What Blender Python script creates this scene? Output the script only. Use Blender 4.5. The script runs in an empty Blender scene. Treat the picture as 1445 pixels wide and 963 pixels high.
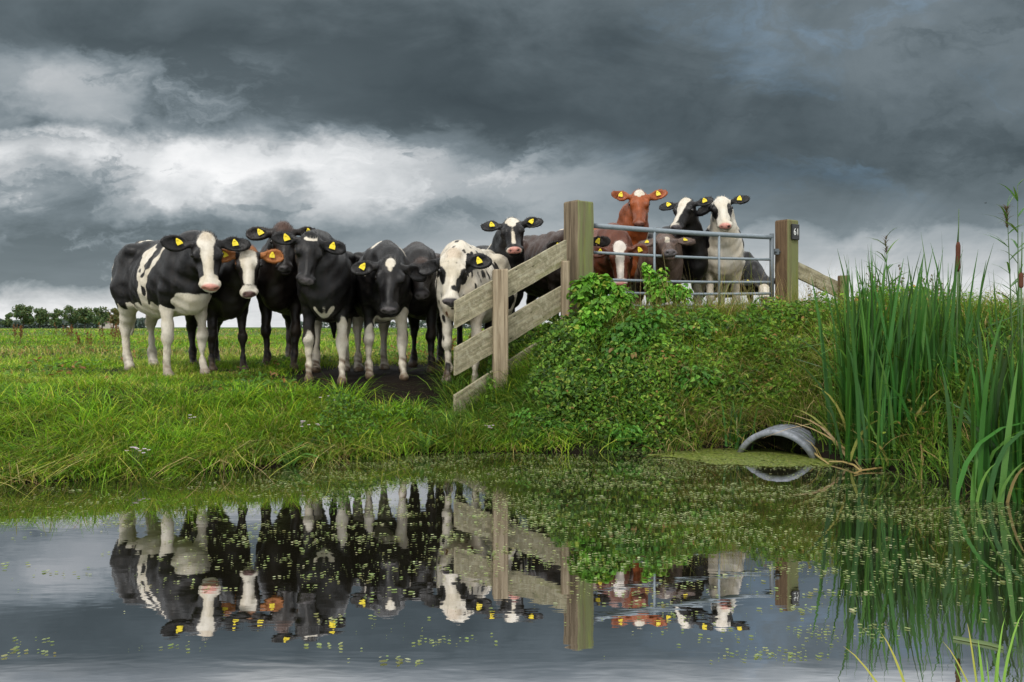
import bpy, math, random
import numpy as np
from mathutils import Vector, Matrix

R = math.radians
rng = np.random.RandomState(7)
random.seed(7)
scn = bpy.context.scene
COL = scn.collection

# ------------------------------------------------------------------ photograph -> world
F, CX, HZ, CZ = 1124.0, 722.5, 462.0, 1.07      # focal length (px), centre, horizon row, eye height over the water
def P(px, py, Y):
    return np.array([(px - CX) / F * Y, Y, CZ - (py - HZ) / F * Y])

def nrm(v):
    v = np.asarray(v, float)
    return v / np.linalg.norm(v)

# ------------------------------------------------------------------ object helpers
def tag(o, label=None, cat=None, group=None, kind=None):
    if label: o['label'] = label
    if cat: o['category'] = cat
    if group: o['group'] = group
    if kind: o['kind'] = kind
    return o

def empty(name, loc, label, cat, group=None):
    o = bpy.data.objects.new(name, None)
    COL.objects.link(o)
    o.location = loc
    o.empty_display_size = .1
    return tag(o, label, cat, group)

def link(name, me, parent=None, mat=None, loc=None):
    o = bpy.data.objects.new(name, me)
    COL.objects.link(o)
    if mat is not None:
        me.materials.append(mat)
    if parent is not None:
        o.parent = parent
    if loc is not None:
        o.location = loc
    return o

def mesh_np(name, V, Q, smooth=False, attrs=None, col=None):
    """mesh from an (n,3) vertex array and an (m,k) face array"""
    me = bpy.data.meshes.new(name)
    V = np.asarray(V, np.float32); Q = np.asarray(Q, np.int32)
    k = Q.shape[1]
    me.vertices.add(len(V)); me.vertices.foreach_set('co', V.ravel())
    me.loops.add(Q.size); me.loops.foreach_set('vertex_index', Q.ravel())
    me.polygons.add(len(Q))
    me.polygons.foreach_set('loop_start', np.arange(0, Q.size, k, dtype=np.int32))
    me.polygons.foreach_set('use_smooth', np.full(len(Q), smooth))
    me.update(calc_edges=True)
    for n, a in (attrs or {}).items():
        at = me.attributes.new(n, 'FLOAT', 'POINT')
        at.data.foreach_set('value', np.asarray(a, np.float32))
    if col is not None:
        c = np.ones((len(V), 4), np.float32); c[:, :3] = col
        at = me.attributes.new('col', 'FLOAT_COLOR', 'POINT')
        at.data.foreach_set('color', c.ravel())
    return me

class MB:
    """collects boxes, tubes and prisms into one mesh"""
    def __init__(self): self.v = []; self.f = []
    def add(self, vs, fs):
        n = len(self.v)
        self.v += [tuple(map(float, p)) for p in vs]
        self.f += [tuple(i + n for i in f) for f in fs]
    def hexa(self, c):       # 8 corners: bottom 4 then top 4
        self.add(c, [(3,2,1,0),(4,5,6,7),(0,1,5,4),(1,2,6,5),(2,3,7,6),(3,0,4,7)])
    def box(self, c, size, rz=0):
        hx, hy, hz = [s/2 for s in size]; cs, sn = math.cos(rz), math.sin(rz)
        pts = []
        for z in (-hz, hz):
            for x, y in ((-hx,-hy),(hx,-hy),(hx,hy),(-hx,hy)):
                pts.append((c[0]+x*cs-y*sn, c[1]+x*sn+y*cs, c[2]+z))
        self.hexa(pts)
    def tube(self, pts, rad, n=8, cap=True):
        pts = [np.asarray(p, float) for p in pts]
        if not hasattr(rad, '__len__'): rad = [rad]*len(pts)
        rings = []
        for i, p in enumerate(pts):
            t = nrm(pts[min(i+1, len(pts)-1)] - pts[max(i-1, 0)])
            a = np.array([0,0,1.]) if abs(t[2]) < .9 else np.array([1.,0,0])
            u = nrm(np.cross(t, a)); w = np.cross(t, u)
            rings.append([p + rad[i]*(u*math.cos(2*math.pi*k/n) + w*math.sin(2*math.pi*k/n)) for k in range(n)])
        vs = [q for r in rings for q in r]; fs = []
        for i in range(len(pts)-1):
            for k in range(n):
                fs.append((i*n+k, i*n+(k+1) % n, (i+1)*n+(k+1) % n, (i+1)*n+k))
        if cap:
            fs.append(tuple(reversed(range(n)))); fs.append(tuple((len(pts)-1)*n+k for k in range(n)))
        self.add(vs, fs)
    def mesh(self, name, smooth=False, bevel=0):
        me = bpy.data.meshes.new(name)
        me.from_pydata(self.v, [], self.f); me.update()
        if bevel:
            import bmesh
            bm = bmesh.new(); bm.from_mesh(me)
            bmesh.ops.bevel(bm, geom=[e for e in bm.edges], offset=bevel, segments=2, affect='EDGES', profile=.5)
            bm.to_mesh(me); bm.free()
        if smooth:
            for p in me.polygons: p.use_smooth = True
        return me

# ------------------------------------------------------------------ numpy noise
def vnoise(x, y, seed=0):
    x = np.asarray(x, float); y = np.asarray(y, float)
    xi = np.floor(x).astype(np.int64); yi = np.floor(y).astype(np.int64)
    xf = x-xi; yf = y-yi
    u = xf*xf*(3-2*xf); v = yf*yf*(3-2*yf)
    def h(a, b):
        n = (a*374761393 + b*668265263 + seed*974634777) & 0x7fffffff
        n = ((n ^ (n >> 13))*1274126177) & 0x7fffffff
        n = n ^ (n >> 16)
        return (n & 0xffff)/65535.0
    return (h(xi,yi)*(1-u)+h(xi+1,yi)*u)*(1-v) + (h(xi,yi+1)*(1-u)+h(xi+1,yi+1)*u)*v
def fbm(x, y, seed=0, o=3):
    r = 0; a = .5; t = 0
    for i in range(o):
        r = r + a*vnoise(x*2**i, y*2**i, seed+i*17); t += a; a *= .5
    return r/t
def sstep(a, b, x):
    t = np.clip((np.asarray(x, float)-a)/(b-a), 0, 1)
    return t*t*(3-2*t)

# ------------------------------------------------------------------ node helpers
class NT:
    def __init__(self, tree): self.t = tree; self.n = tree.nodes; self.l = tree.links
    def new(self, ty, **kw):
        n = self.n.new(ty)
        for k, v in kw.items(): setattr(n, k, v)
        return n
    def put(self, sock, v):
        if isinstance(v, bpy.types.NodeSocket): self.l.new(v, sock)
        elif v is not None:
            if hasattr(sock.default_value, '__len__') and not hasattr(v, '__len__'): v = (v,)*len(sock.default_value)
            if hasattr(sock.default_value, '__len__') and len(sock.default_value) == 4 and len(v) == 3: v = tuple(v)+(1,)
            sock.default_value = v
    def m(self, op, a, b=None, c=None, clamp=False):
        n = self.new('ShaderNodeMath', operation=op, use_clamp=clamp)
        self.put(n.inputs[0], a)
        if b is not None: self.put(n.inputs[1], b)
        if c is not None: self.put(n.inputs[2], c)
        return n.outputs[0]
    def mix(self, f, a, b, blend='MIX'):
        n = self.new('ShaderNodeMix', data_type='RGBA', blend_type=blend)
        self.put(n.inputs[0], f); self.put(n.inputs[6], a); self.put(n.inputs[7], b)
        return n.outputs[2]
    def ss(self, a, b, x, lo=0., hi=1.):
        n = self.new('ShaderNodeMapRange', interpolation_type='SMOOTHSTEP')
        self.put(n.inputs[0], x); n.inputs[1].default_value = a; n.inputs[2].default_value = b
        n.inputs[3].default_value = lo; n.inputs[4].default_value = hi
        return n.outputs[0]
    def noise(self, vec, scale, detail=3, rough=.55, dist=0.):
        n = self.new('ShaderNodeTexNoise')
        if vec is not None: self.put(n.inputs['Vector'], vec)
        n.inputs['Scale'].default_value = scale; n.inputs['Detail'].default_value = detail
        n.inputs['Roughness'].default_value = rough; n.inputs['Distortion'].default_value = dist
        return n.outputs[0]
    def scale(self, vec, s, loc=(0,0,0)):
        n = self.new('ShaderNodeMapping'); self.put(n.inputs[0], vec)
        n.inputs['Scale'].default_value = s; n.inputs['Location'].default_value = loc
        return n.outputs[0]
    def ramp(self, f, stops, interp='LINEAR'):
        n = self.new('ShaderNodeValToRGB'); r = n.color_ramp; r.interpolation = interp
        while len(r.elements) < len(stops): r.elements.new(.5)
        for e, (p, c) in zip(r.elements, stops):
            e.position = p
            e.color = (tuple(c)+(1,)) if hasattr(c, '__len__') else (c, c, c, 1)
        self.put(n.inputs[0], f)
        return n.outputs[0]
    def attr(self, name, out=2):
        n = self.new('ShaderNodeAttribute', attribute_name=name)
        return n.outputs[out]
    def bump(self, h, strength=.3, dist=.01):
        n = self.new('ShaderNodeBump'); n.inputs['Strength'].default_value = strength
        n.inputs['Distance'].default_value = dist; self.put(n.inputs['Height'], h)
        return n.outputs[0]

def material(name):
    m = bpy.data.materials.new(name); m.use_nodes = True
    T = NT(m.node_tree); T.n.clear()
    out = T.new('ShaderNodeOutputMaterial')
    return m, T, out
def principled(T, out, color, rough=.6, spec=.4, normal=None, metal=0, **kw):
    b = T.new('ShaderNodeBsdfPrincipled')
    T.put(b.inputs['Base Color'], color); T.put(b.inputs['Roughness'], rough)
    T.put(b.inputs['Specular IOR Level'], spec); T.put(b.inputs['Metallic'], metal)
    for k, v in kw.items(): T.put(b.inputs[k], v)
    if normal is not None: T.put(b.inputs['Normal'], normal)
    if out is not None: T.l.new(b.outputs[0], out.inputs[0])
    return b

def plain(name, color, rough=.5, var=.25, scale=20, spec=.4, metal=0, bump=.15):
    m, T, out = material(name)
    co = T.new('ShaderNodeTexCoord').outputs['Object']
    n = T.noise(co, scale, 4)
    dark = tuple(c*(1-var) for c in color); lite = tuple(min(1, c*(1+var)) for c in color)
    principled(T, out, T.mix(n, dark, lite), rough, spec, T.bump(n, bump, .01), metal)
    return m

def leafy(name, trans=.42, rough=.5, spec=.3):
    """blades and leaves: colour from the 'col' attribute, some light let through"""
    m, T, out = material(name)
    c = T.attr('col', 0)
    b = principled(T, None, c, rough, spec)
    t = T.new('ShaderNodeBsdfTranslucent'); T.put(t.inputs[0], T.mix(.3, c, (.40,.44,.03), 'MIX'))
    mx = T.new('ShaderNodeMixShader'); mx.inputs[0].default_value = trans
    T.l.new(b.outputs[0], mx.inputs[1]); T.l.new(t.outputs[0], mx.inputs[2]); T.l.new(mx.outputs[0], out.inputs[0])
    return m

def wood(name, base, dark, moss=0., mosscol=(.16,.2,.03), axis=2, scale=1., face_moss=0., blotch=0.):
    m, T, out = material(name)
    co = T.new('ShaderNodeTexCoord').outputs['Object']
    s = [28*scale, 28*scale, 28*scale]; s[axis] = 1.3*scale
    g = T.noise(T.scale(co, s), 1, 6, .65, .6)
    s2 = [90, 90, 90]; s2[axis] = 3
    g2 = T.noise(T.scale(co, s2), 1, 3, .6)
    big = T.noise(co, 3.5, 4, .6)
    c = T.mix(T.ss(.3, .72, g), dark, base)
    c = T.mix(T.m('MULTIPLY', T.ss(.55, .75, g2), .45), c, tuple(x*.35 for x in dark))
    c = T.mix(T.m('MULTIPLY', T.ss(.45, .75, big), .5), c, tuple(x*.55 for x in base))
    if blotch:      # lichen blotches and knots
        bl = T.noise(co, 16, 6, .7, 1.); kn = T.new('ShaderNodeTexVoronoi'); T.put(kn.inputs['Vector'], T.scale(co, tuple(2.2 if i == axis else 7 for i in range(3)))); kn.inputs['Scale'].default_value = 1.6
        c = T.mix(T.m('MULTIPLY', T.ss(.5, .62, bl), blotch*.6), c, (.46,.45,.33))
        c = T.mix(T.m('MULTIPLY', T.ss(.50, .38, bl), blotch*.6), c, (.12,.13,.07))
        c = T.mix(T.ss(.085, .05, kn.outputs['Distance']), c, (.05,.04,.025))
    if face_moss:
        nn = T.new('ShaderNodeTexCoord').outputs['Normal']; sp = T.new('ShaderNodeSeparateXYZ'); T.l.new(nn, sp.inputs[0])
        s4 = [14, 14, 14]; s4[axis] = .7
        fm = T.noise(T.scale(co, s4, (5,2,7)), 1, 5, .65)
        k = T.m('MULTIPLY', T.ss(-.35, -.75, sp.outputs[1]), T.ss(.30, .52, fm))
        c = T.mix(T.m('MULTIPLY', k, face_moss), c, T.mix(T.ss(.5, .7, fm), (.17,.19,.08), mosscol))
    if moss:
        s3 = [9, 9, 9]; s3[axis] = .9
        mo = T.noise(T.scale(co, s3, (3,1,2)), 1, 5, .7)
        c = T.mix(T.m('MULTIPLY', T.ss(.62-.2*moss, .74, mo), min(1, moss)), c, mosscol)
    principled(T, out, c, .8, .2, T.bump(T.m('ADD', g, T.m('MULTIPLY', g2, .6)), .5, .008))
    return m

M = {}
M['grass'] = leafy('grass_blades', .30, .6, .2)
M['leaf'] = leafy('broad_leaves', .3, .5, .3)
M['reed'] = leafy('reed_leaves', .22, .42, .35)
M['tree_leaf'] = leafy('tree_leaves', .25, .7, .15)
M['stem'] = plain('dry_stem', (.12,.085,.035), .8)
M['green_stem'] = plain('green_stem', (.06,.11,.03), .6)
M['bark'] = plain('bark', (.05,.045,.035), .9)
M['galv'] = plain('galvanised_steel', (.21,.25,.28), .5, .25, 14, .5, .2, .1)
M['galv_dark'] = plain('weathered_steel', (.11,.13,.145), .5, .25, 14, .5, .2, .1)
M['pipe'] = plain('grey_plastic_pipe', (.19,.205,.235), .45, .45, 7, .4, 0, .15)
def pipe_mat():
    m, T, out = material('grey_plastic_pipe')
    co = T.new('ShaderNodeTexCoord').outputs['Object']; sp = T.new('ShaderNodeSeparateXYZ'); T.l.new(co, sp.inputs[0])
    n = T.noise(co, 7, 6, .65); n2 = T.noise(co, 34, 5, .7)
    c = T.mix(T.ss(.3, .7, n), (.13,.145,.17), (.27,.29,.33))
    c = T.mix(T.m('MULTIPLY', T.ss(.5, .66, n2), .5), c, (.08,.08,.065))
    c = T.mix(T.m('MULTIPLY', T.ss(.26, .14, T.m('ADD', sp.outputs[2], T.m('MULTIPLY', T.m('SUBTRACT', n2, .5), .22))), .85), c, (.045,.05,.022))
    principled(T, out, c, .5, .4, T.bump(n2, .25, .01)); return m
M['pipe'] = pipe_mat()
M['pipe_in'] = plain('dark_pipe_inside', (.03,.03,.028), .8)  # near-black inner wall, darker than the outside of the pipe
M['post'] = wood('post_wood', (.24,.19,.125), (.085,.064,.04), .3, (.30,.36,.015), face_moss=1.)
M['post_b'] = wood('post_wood_brown', (.23,.155,.09), (.085,.054,.032), .2, (.15,.17,.025), face_moss=.9)
M['board'] = wood('lichen_board', (.42,.375,.25), (.18,.155,.10), .35, (.27,.29,.10), axis=0, blotch=.75)
M['post_pale'] = wood('pale_post', (.40,.33,.23), (.18,.135,.085), .15)
M['tagyellow'] = plain('yellow_tag', (.78,.56,.015), .45, .45, 45)
M['eye'] = plain('eye', (.008,.006,.005), .08, .1, 5, .6, 0, 0)
M['plate'] = plain('black_plate', (.015,.016,.017), .4, .2)
M['digit'] = plain('white_paint', (.75,.76,.74), .5, .1)
M['seed'] = plain('cattail_brown', (.085,.03,.015), .95, .3, 60)
M['brick'] = plain('roof_tile', (.17,.085,.065), .8)
M['render'] = plain('house_wall', (.4,.36,.32), .8)
M['birdm'] = plain('bird_feathers', (.02,.02,.022), .7)

# ------------------------------------------------------------------ terrain
SHORE = np.array([(-60,-3),(-12,3.2),(-6,4.65),(-3.25,5.5),(-2.07,5.95),(-1.2,6.5),(-.5,6.8),(.5,6.82),(1.1,6.88),(1.6,7.0),(2.2,7.05),
                  (2.55,6.5),(2.95,5.5),(3.15,5.0),(3.5,4.1),(4.4,3.0),(5,2.2),(4.5,1.5),(2,1.35),(-3,1.3),(-6,.8),(-12,-.3),(-60,-6)])
def sdist(x, y):
    """signed distance from the waterline, positive on land"""
    x = np.asarray(x, float); y = np.asarray(y, float)
    shp = x.shape; x = x.ravel(); y = y.ravel()
    d = np.full(x.shape, 1e9); ins = np.zeros(x.shape, bool)
    n = len(SHORE)
    for i in range(n):
        a = SHORE[i]; b = SHORE[(i+1) % n]; e = b-a
        t = np.clip(((x-a[0])*e[0]+(y-a[1])*e[1])/(e@e), 0, 1)
        d = np.minimum(d, np.hypot(x-a[0]-t*e[0], y-a[1]-t*e[1]))
        c = ((a[1] > y) != (b[1] > y))
        with np.errstate(divide='ignore', invalid='ignore'):
            xi = (b[0]-a[0])*(y-a[1])/(b[1]-a[1]+1e-12)+a[0]
        ins ^= c & (x < xi)
    return np.where(ins, -d, d).reshape(shp)
def damw(x, y):
    return sstep(-.5, 1.05, x + .6*sstep(8.7, 10.3, y) ) * (1-sstep(15, 22, y))
def plateau(x, y):
    base = .53 + .08*sstep(7.8, 9.4, y)
    dam = 1.06 - .08*sstep(3.2, 5, x)
    w = damw(x, y)
    return base + (dam-base)*w
def ground(x, y):
    x = np.asarray(x, float); y = np.asarray(y, float)
    s = sdist(x, y) + .12*(vnoise(x*2.3, y*2.3, 3)-.5)
    t = np.clip(s/1.75, 0, 1)
    pw = 1.25+.75*sstep(.3, 1.2, x)
    prof = 1-(1-t)**pw
    z = plateau(x, y)*np.where(y < 2, .35, 1)*prof
    mud = mudmask(x, y)
    z = z - .05*mud*prof + .05*(fbm(x*1.3, y*1.3, 5)-.5)*np.clip(s, 0, 1) + mud*.035*(fbm(x*7, y*7, 8)-.5)
    z = z + .11*(fbm(x*1.7+9, y*2.1, 15)-.5)*sstep(.1, .5, s)*sstep(7.9, 7.2, y-.35*np.clip(x, 0, 3))
    z = z - .17*np.exp(-((x+.40)/.55)**2-((y-7.6)/.40)**2)*sstep(0, .3, s) - .26*np.exp(-((x-.3)/.55)**2-((y-9.75)/.75)**2)
    far = sstep(20, 60, y)
    z = z + far*.12*(fbm(x*.03, y*.03, 9)-.5)
    z = np.where(pipe_zone(x, y) & (s > 0), -.3, z)
    return np.where(s > 0, z, -.55*(1-np.exp(np.minimum(s, 0)/.45)) - .0)
PIPE_A = nrm((.52,.85,0)); PIPE_0 = P(1094, 640, 6.62)
def pipe_zone(x, y, w=.24, t1=.42):
    dx = x-PIPE_0[0]; dy = y-PIPE_0[1]; t = dx*PIPE_A[0]+dy*PIPE_A[1]; q = np.abs(dx*PIPE_A[1]-dy*PIPE_A[0])
    return (q < w) & (t > -.4) & (t < t1)
def mudmask(x, y):
    e = ((x+1.05)/1.45)**2 + ((y-8.75)/1.75)**2
    n = fbm(np.asarray(x)*2.2, np.asarray(y)*2.2, 21)
    return sstep(1.25, .65, e + .9*(n-.5))

# ------------------------------------------------------------------ cows, as one blended surface each
def e_sdf(p, c, r, Rm=None):
    q = p-np.asarray(c)
    if Rm is not None: q = q@Rm
    r = np.asarray(r)
    k0 = np.linalg.norm(q/r, axis=1); k1 = np.linalg.norm(q/(r*r), axis=1)
    return k0*(k0-1)/np.maximum(k1, 1e-9)
def c_sdf(p, a, b, r1, r2):
    a = np.asarray(a, float); b = np.asarray(b, float); ab = b-a
    t = np.clip((p-a)@ab/(ab@ab), 0, 1)
    return np.linalg.norm(p-a-t[:, None]*ab, axis=1) - (r1+(r2-r1)*t)

class Solid:
    def __init__(self): self.p = []
    def ell(self, c, r, k=.05, Rm=None, op='u'):
        self.p.append(('e', np.asarray(c, float), np.asarray(r, float), Rm, np.asarray(c, float), max(r), k, op))
    def cap(self, a, b, r1, r2, k=.05, op='u'):
        a = np.asarray(a, float); b = np.asarray(b, float)
        self.p.append(('c', (a, b), (r1, r2), None, (a+b)/2, np.linalg.norm(b-a)/2+max(r1, r2), k, op))
    def chain(self, pts, rad, k=.04):
        for i in range(len(pts)-1): self.cap(pts[i], pts[i+1], rad[i], rad[i+1], k)
    fn = None
    def eval(self, pts):
        d = np.full(len(pts), .4)
        for ty, a, b, Rm, cen, br, k, op in self.p:
            idx = np.nonzero(np.linalg.norm(pts-cen, axis=1) < br+k+.16)[0]
            if not len(idx): continue
            q = pts[idx]
            v = e_sdf(q, a, b, Rm) if ty == 'e' else c_sdf(q, a[0], a[1], b[0], b[1])
            o = d[idx]
            if op == 'u':
                h = np.maximum(k-np.abs(o-v), 0)/k
                d[idx] = np.minimum(o, v)-h*h*k*.25
            else:
                h = np.maximum(k-np.abs(o+v), 0)/k
                d[idx] = np.maximum(o, -v)+h*h*k*.25
        if self.fn is not None: d = d+self.fn(pts)
        return d
    def bounds(self):
        lo = np.min([x[4]-x[5] for x in self.p], axis=0); hi = np.max([x[4]+x[5] for x in self.p], axis=0)
        return lo-.05, hi+.05

def surface_net(sol, h):
    lo, hi = sol.bounds()
    B = 8
    nb = np.ceil((hi-lo)/(h*B)).astype(int)
    N = nb*B
    ib = np.stack(np.meshgrid(*[np.arange(n) for n in nb], indexing='ij'), -1).reshape(-1, 3)
    cen = lo+(ib*B+(B-1)/2)*h
    dc = sol.eval(cen)
    G = np.repeat(np.repeat(np.repeat(np.where(dc > 0, .2, -.2).reshape(nb), B, 0), B, 1), B, 2)
    act = ib[np.abs(dc) < B*h*.87*1.35+.03]
    off = np.stack(np.meshgrid(*[np.arange(B)]*3, indexing='ij'), -1).reshape(-1, 3)
    for s in range(0, len(act), 300):
        a = act[s:s+300]
        ijk = (a[:, None, :]*B+off[None]).reshape(-1, 3)
        G[ijk[:, 0], ijk[:, 1], ijk[:, 2]] = sol.eval(lo+ijk*h)
    inside = G < 0
    c = [inside[dx:N[0]-1+dx, dy:N[1]-1+dy, dz:N[2]-1+dz] for dx in (0,1) for dy in (0,1) for dz in (0,1)]
    cnt = sum(x.astype(np.int8) for x in c)
    ci = np.argwhere((cnt > 0) & (cnt < 8))
    acc = np.zeros((len(ci), 3)); num = np.zeros(len(ci))
    corners = np.array([(dx,dy,dz) for dx in (0,1) for dy in (0,1) for dz in (0,1)])
    for a in range(8):
        for b in range(a+1, 8):
            if np.abs(corners[a]-corners[b]).sum() != 1: continue
            ia = ci+corners[a]; i2 = ci+corners[b]
            va = G[ia[:, 0], ia[:, 1], ia[:, 2]]; vb = G[i2[:, 0], i2[:, 1], i2[:, 2]]
            x = (va < 0) != (vb < 0)
            t = va[x]/(va[x]-vb[x])
            acc[x] += corners[a]+t[:, None]*(corners[b]-corners[a]); num[x] += 1
    V = lo+(ci+acc/num[:, None])*h
    idm = np.full(N-1, -1, np.int64); idm[ci[:, 0], ci[:, 1], ci[:, 2]] = np.arange(len(ci))
    Q = []
    for ax in range(3):
        sl0 = [slice(None)]*3; sl1 = [slice(None)]*3
        sl0[ax] = slice(0, -1); sl1[ax] = slice(1, None)
        ch = inside[tuple(sl0)] != inside[tuple(sl1)]
        e = np.argwhere(ch)
        u, v = (ax+1) % 3, (ax+2) % 3
        e = e[(e[:, u] > 0) & (e[:, v] > 0) & (e[:, u] < N[u]-1) & (e[:, v] < N[v]-1)]
        fl = inside[e[:, 0], e[:, 1], e[:, 2]]
        def g(du, dv):
            q = e.copy(); q[:, u] -= du; q[:, v] -= dv
            return idm[q[:, 0], q[:, 1], q[:, 2]]
        q = np.stack([g(1,1), g(0,1), g(0,0), g(1,0)], 1)
        q[~fl] = q[~fl][:, ::-1]
        Q.append(q)
    Q = np.concatenate(Q); Q = Q[(Q >= 0).all(1)]
    # relax towards neighbours, which takes the grid out of the normals
    e = np.concatenate([Q[:, [0,1]], Q[:, [1,2]], Q[:, [2,3]], Q[:, [3,0]]])
    for it in range(3):
        s = np.zeros_like(V); n = np.zeros(len(V))
        for k in range(3): s[:, k] = np.bincount(e[:, 0], V[e[:, 1], k], len(V))
        n = np.bincount(e[:, 0], minlength=len(V))
        V = V*.55+.45*s/np.maximum(n, 1)[:, None]
    return V, Q

def wob(p, amp=1.):
    """cheap 3-d noise for the edges of coat patches"""
    x, y, z = p[:, 0], p[:, 1], p[:, 2]
    return amp*(.45*np.sin(x*17+3*np.sin(z*9+y*5))*np.sin(z*15+2*np.sin(x*11)) + .3*np.sin(x*37+z*29+y*23) + .25*np.sin(z*51-x*43+y*31))

def paint(w, p, marks):
    """marks: ('w'|'b', shape, ...) painted in order into the signed field w (above 0 is white)"""
    for mk in marks:
        op, sh = mk[0], mk[1]
        if sh == 'e': d = -e_sdf(p, mk[2], mk[3]); amp = mk[4] if len(mk) > 4 else .02
        elif sh == 'c': d = -c_sdf(p, mk[2], mk[3], mk[4], mk[5]); amp = mk[6] if len(mk) > 6 else .015
        elif sh == 'z': d = mk[2]-p[:, 2]; amp = mk[3] if len(mk) > 3 else .03
        elif sh == 'n': d = (np.sin(p[:, 0]*46+2*np.sin(p[:, 2]*9))*np.sin(p[:, 1]*52+1.5*np.sin(p[:, 2]*13))*np.sin(p[:, 2]*17+4*np.sin(p[:, 1]*9+p[:, 0]*7))-mk[2])*.035+np.minimum(p[:, 0]-.15, 0); amp = .006
        elif sh == 'x': d = mk[2]-p[:, 0]; amp = mk[3] if len(mk) > 3 else .03
        d = d+wob(p, amp)
        w = np.maximum(w, d) if op == 'w' else np.minimum(w, -d)
    return w

def coat(name, dark, white=(.66,.61,.52), muzzle=(.05,.047,.05), tint=(.16,.06,.02), sheen=.3):
    m, T, out = material(name)
    co = T.new('ShaderNodeTexCoord').outputs['Object']
    fine = T.noise(co, 70, 4, .7)
    hair = T.noise(T.scale(co, (150, 150, 30)), 1, 3, .6)
    hair2 = T.noise(T.scale(co, (45, 45, 140)), 1, 3, .6)
    big = T.noise(co, 5, 4, .6)
    w = T.m('ADD', T.attr('white'), T.m('MULTIPLY', T.m('SUBTRACT', fine, .5), .022))
    f = T.ss(-.006, .006, w)
    d = T.mix(T.ss(.3, .7, big), tuple(c*.75 for c in dark), tuple(c*1.35 for c in dark))
    d = T.mix(T.attr('tint'), d, tint)
    wh = T.mix(T.ss(.35, .7, big), white, tuple(c*k for c, k in zip(white, (.86,.82,.74))))
    wh = T.mix(T.m('MULTIPLY', T.attr('tint'), .55), wh, (.42,.28,.15))
    c = T.mix(f, d, wh)
    c = T.mix(T.m('MULTIPLY', T.ss(.35, .75, hair), .22), c, T.mix(.5, c, (.02,.016,.012)))
    c = T.mix(T.attr('dirt'), c, T.mix(big, (.07,.045,.028), (.2,.14,.09)))
    c = T.mix(T.attr('muzzle'), c, T.mix(T.ss(.5, .7, fine), muzzle, tuple(x*.55 for x in muzzle)))
    c = T.mix(T.attr('dark'), c, (.012,.01,.01))
    rough = T.mix(T.attr('muzzle'), (.33,)*3, (.25,)*3)
    mid = T.noise(T.scale(co, (26, 26, 14)), 1, 5, .65, .5)
    c = T.mix(T.m('MULTIPLY', T.ss(.45, .75, mid), .35), c, T.mix(.5, c, (.05,.032,.02)))
    rough = T.mix(T.ss(.3, .75, mid), rough, (.52,)*3)
    hgt = T.m('ADD', T.m('ADD', T.m('MULTIPLY', fine, .6), hair), T.m('ADD', T.m('MULTIPLY', hair2, .6), T.m('MULTIPLY', mid, 1.6)))
    b = principled(T, out, c, rough, sheen, T.bump(hgt, .32, .008))
    return m

BLACK = (.0036,.0034,.004); BROWNBLACK = (.009,.0058,.0046); RED = (.25,.060,.014); DARKRED = (.11,.03,.012); DUN = (.1,.065,.05)

def ear_dirs(side, droop, fwd):
    """long axis and opening normal of an ear, in head coordinates (x to the muzzle, y left, z out of the forehead)"""
    a = nrm((droop, side, fwd)); n = np.array([.25, side*.12, 1.]); n = nrm(n-(n@a)*a)
    return a, n, np.cross(a, n)

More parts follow.
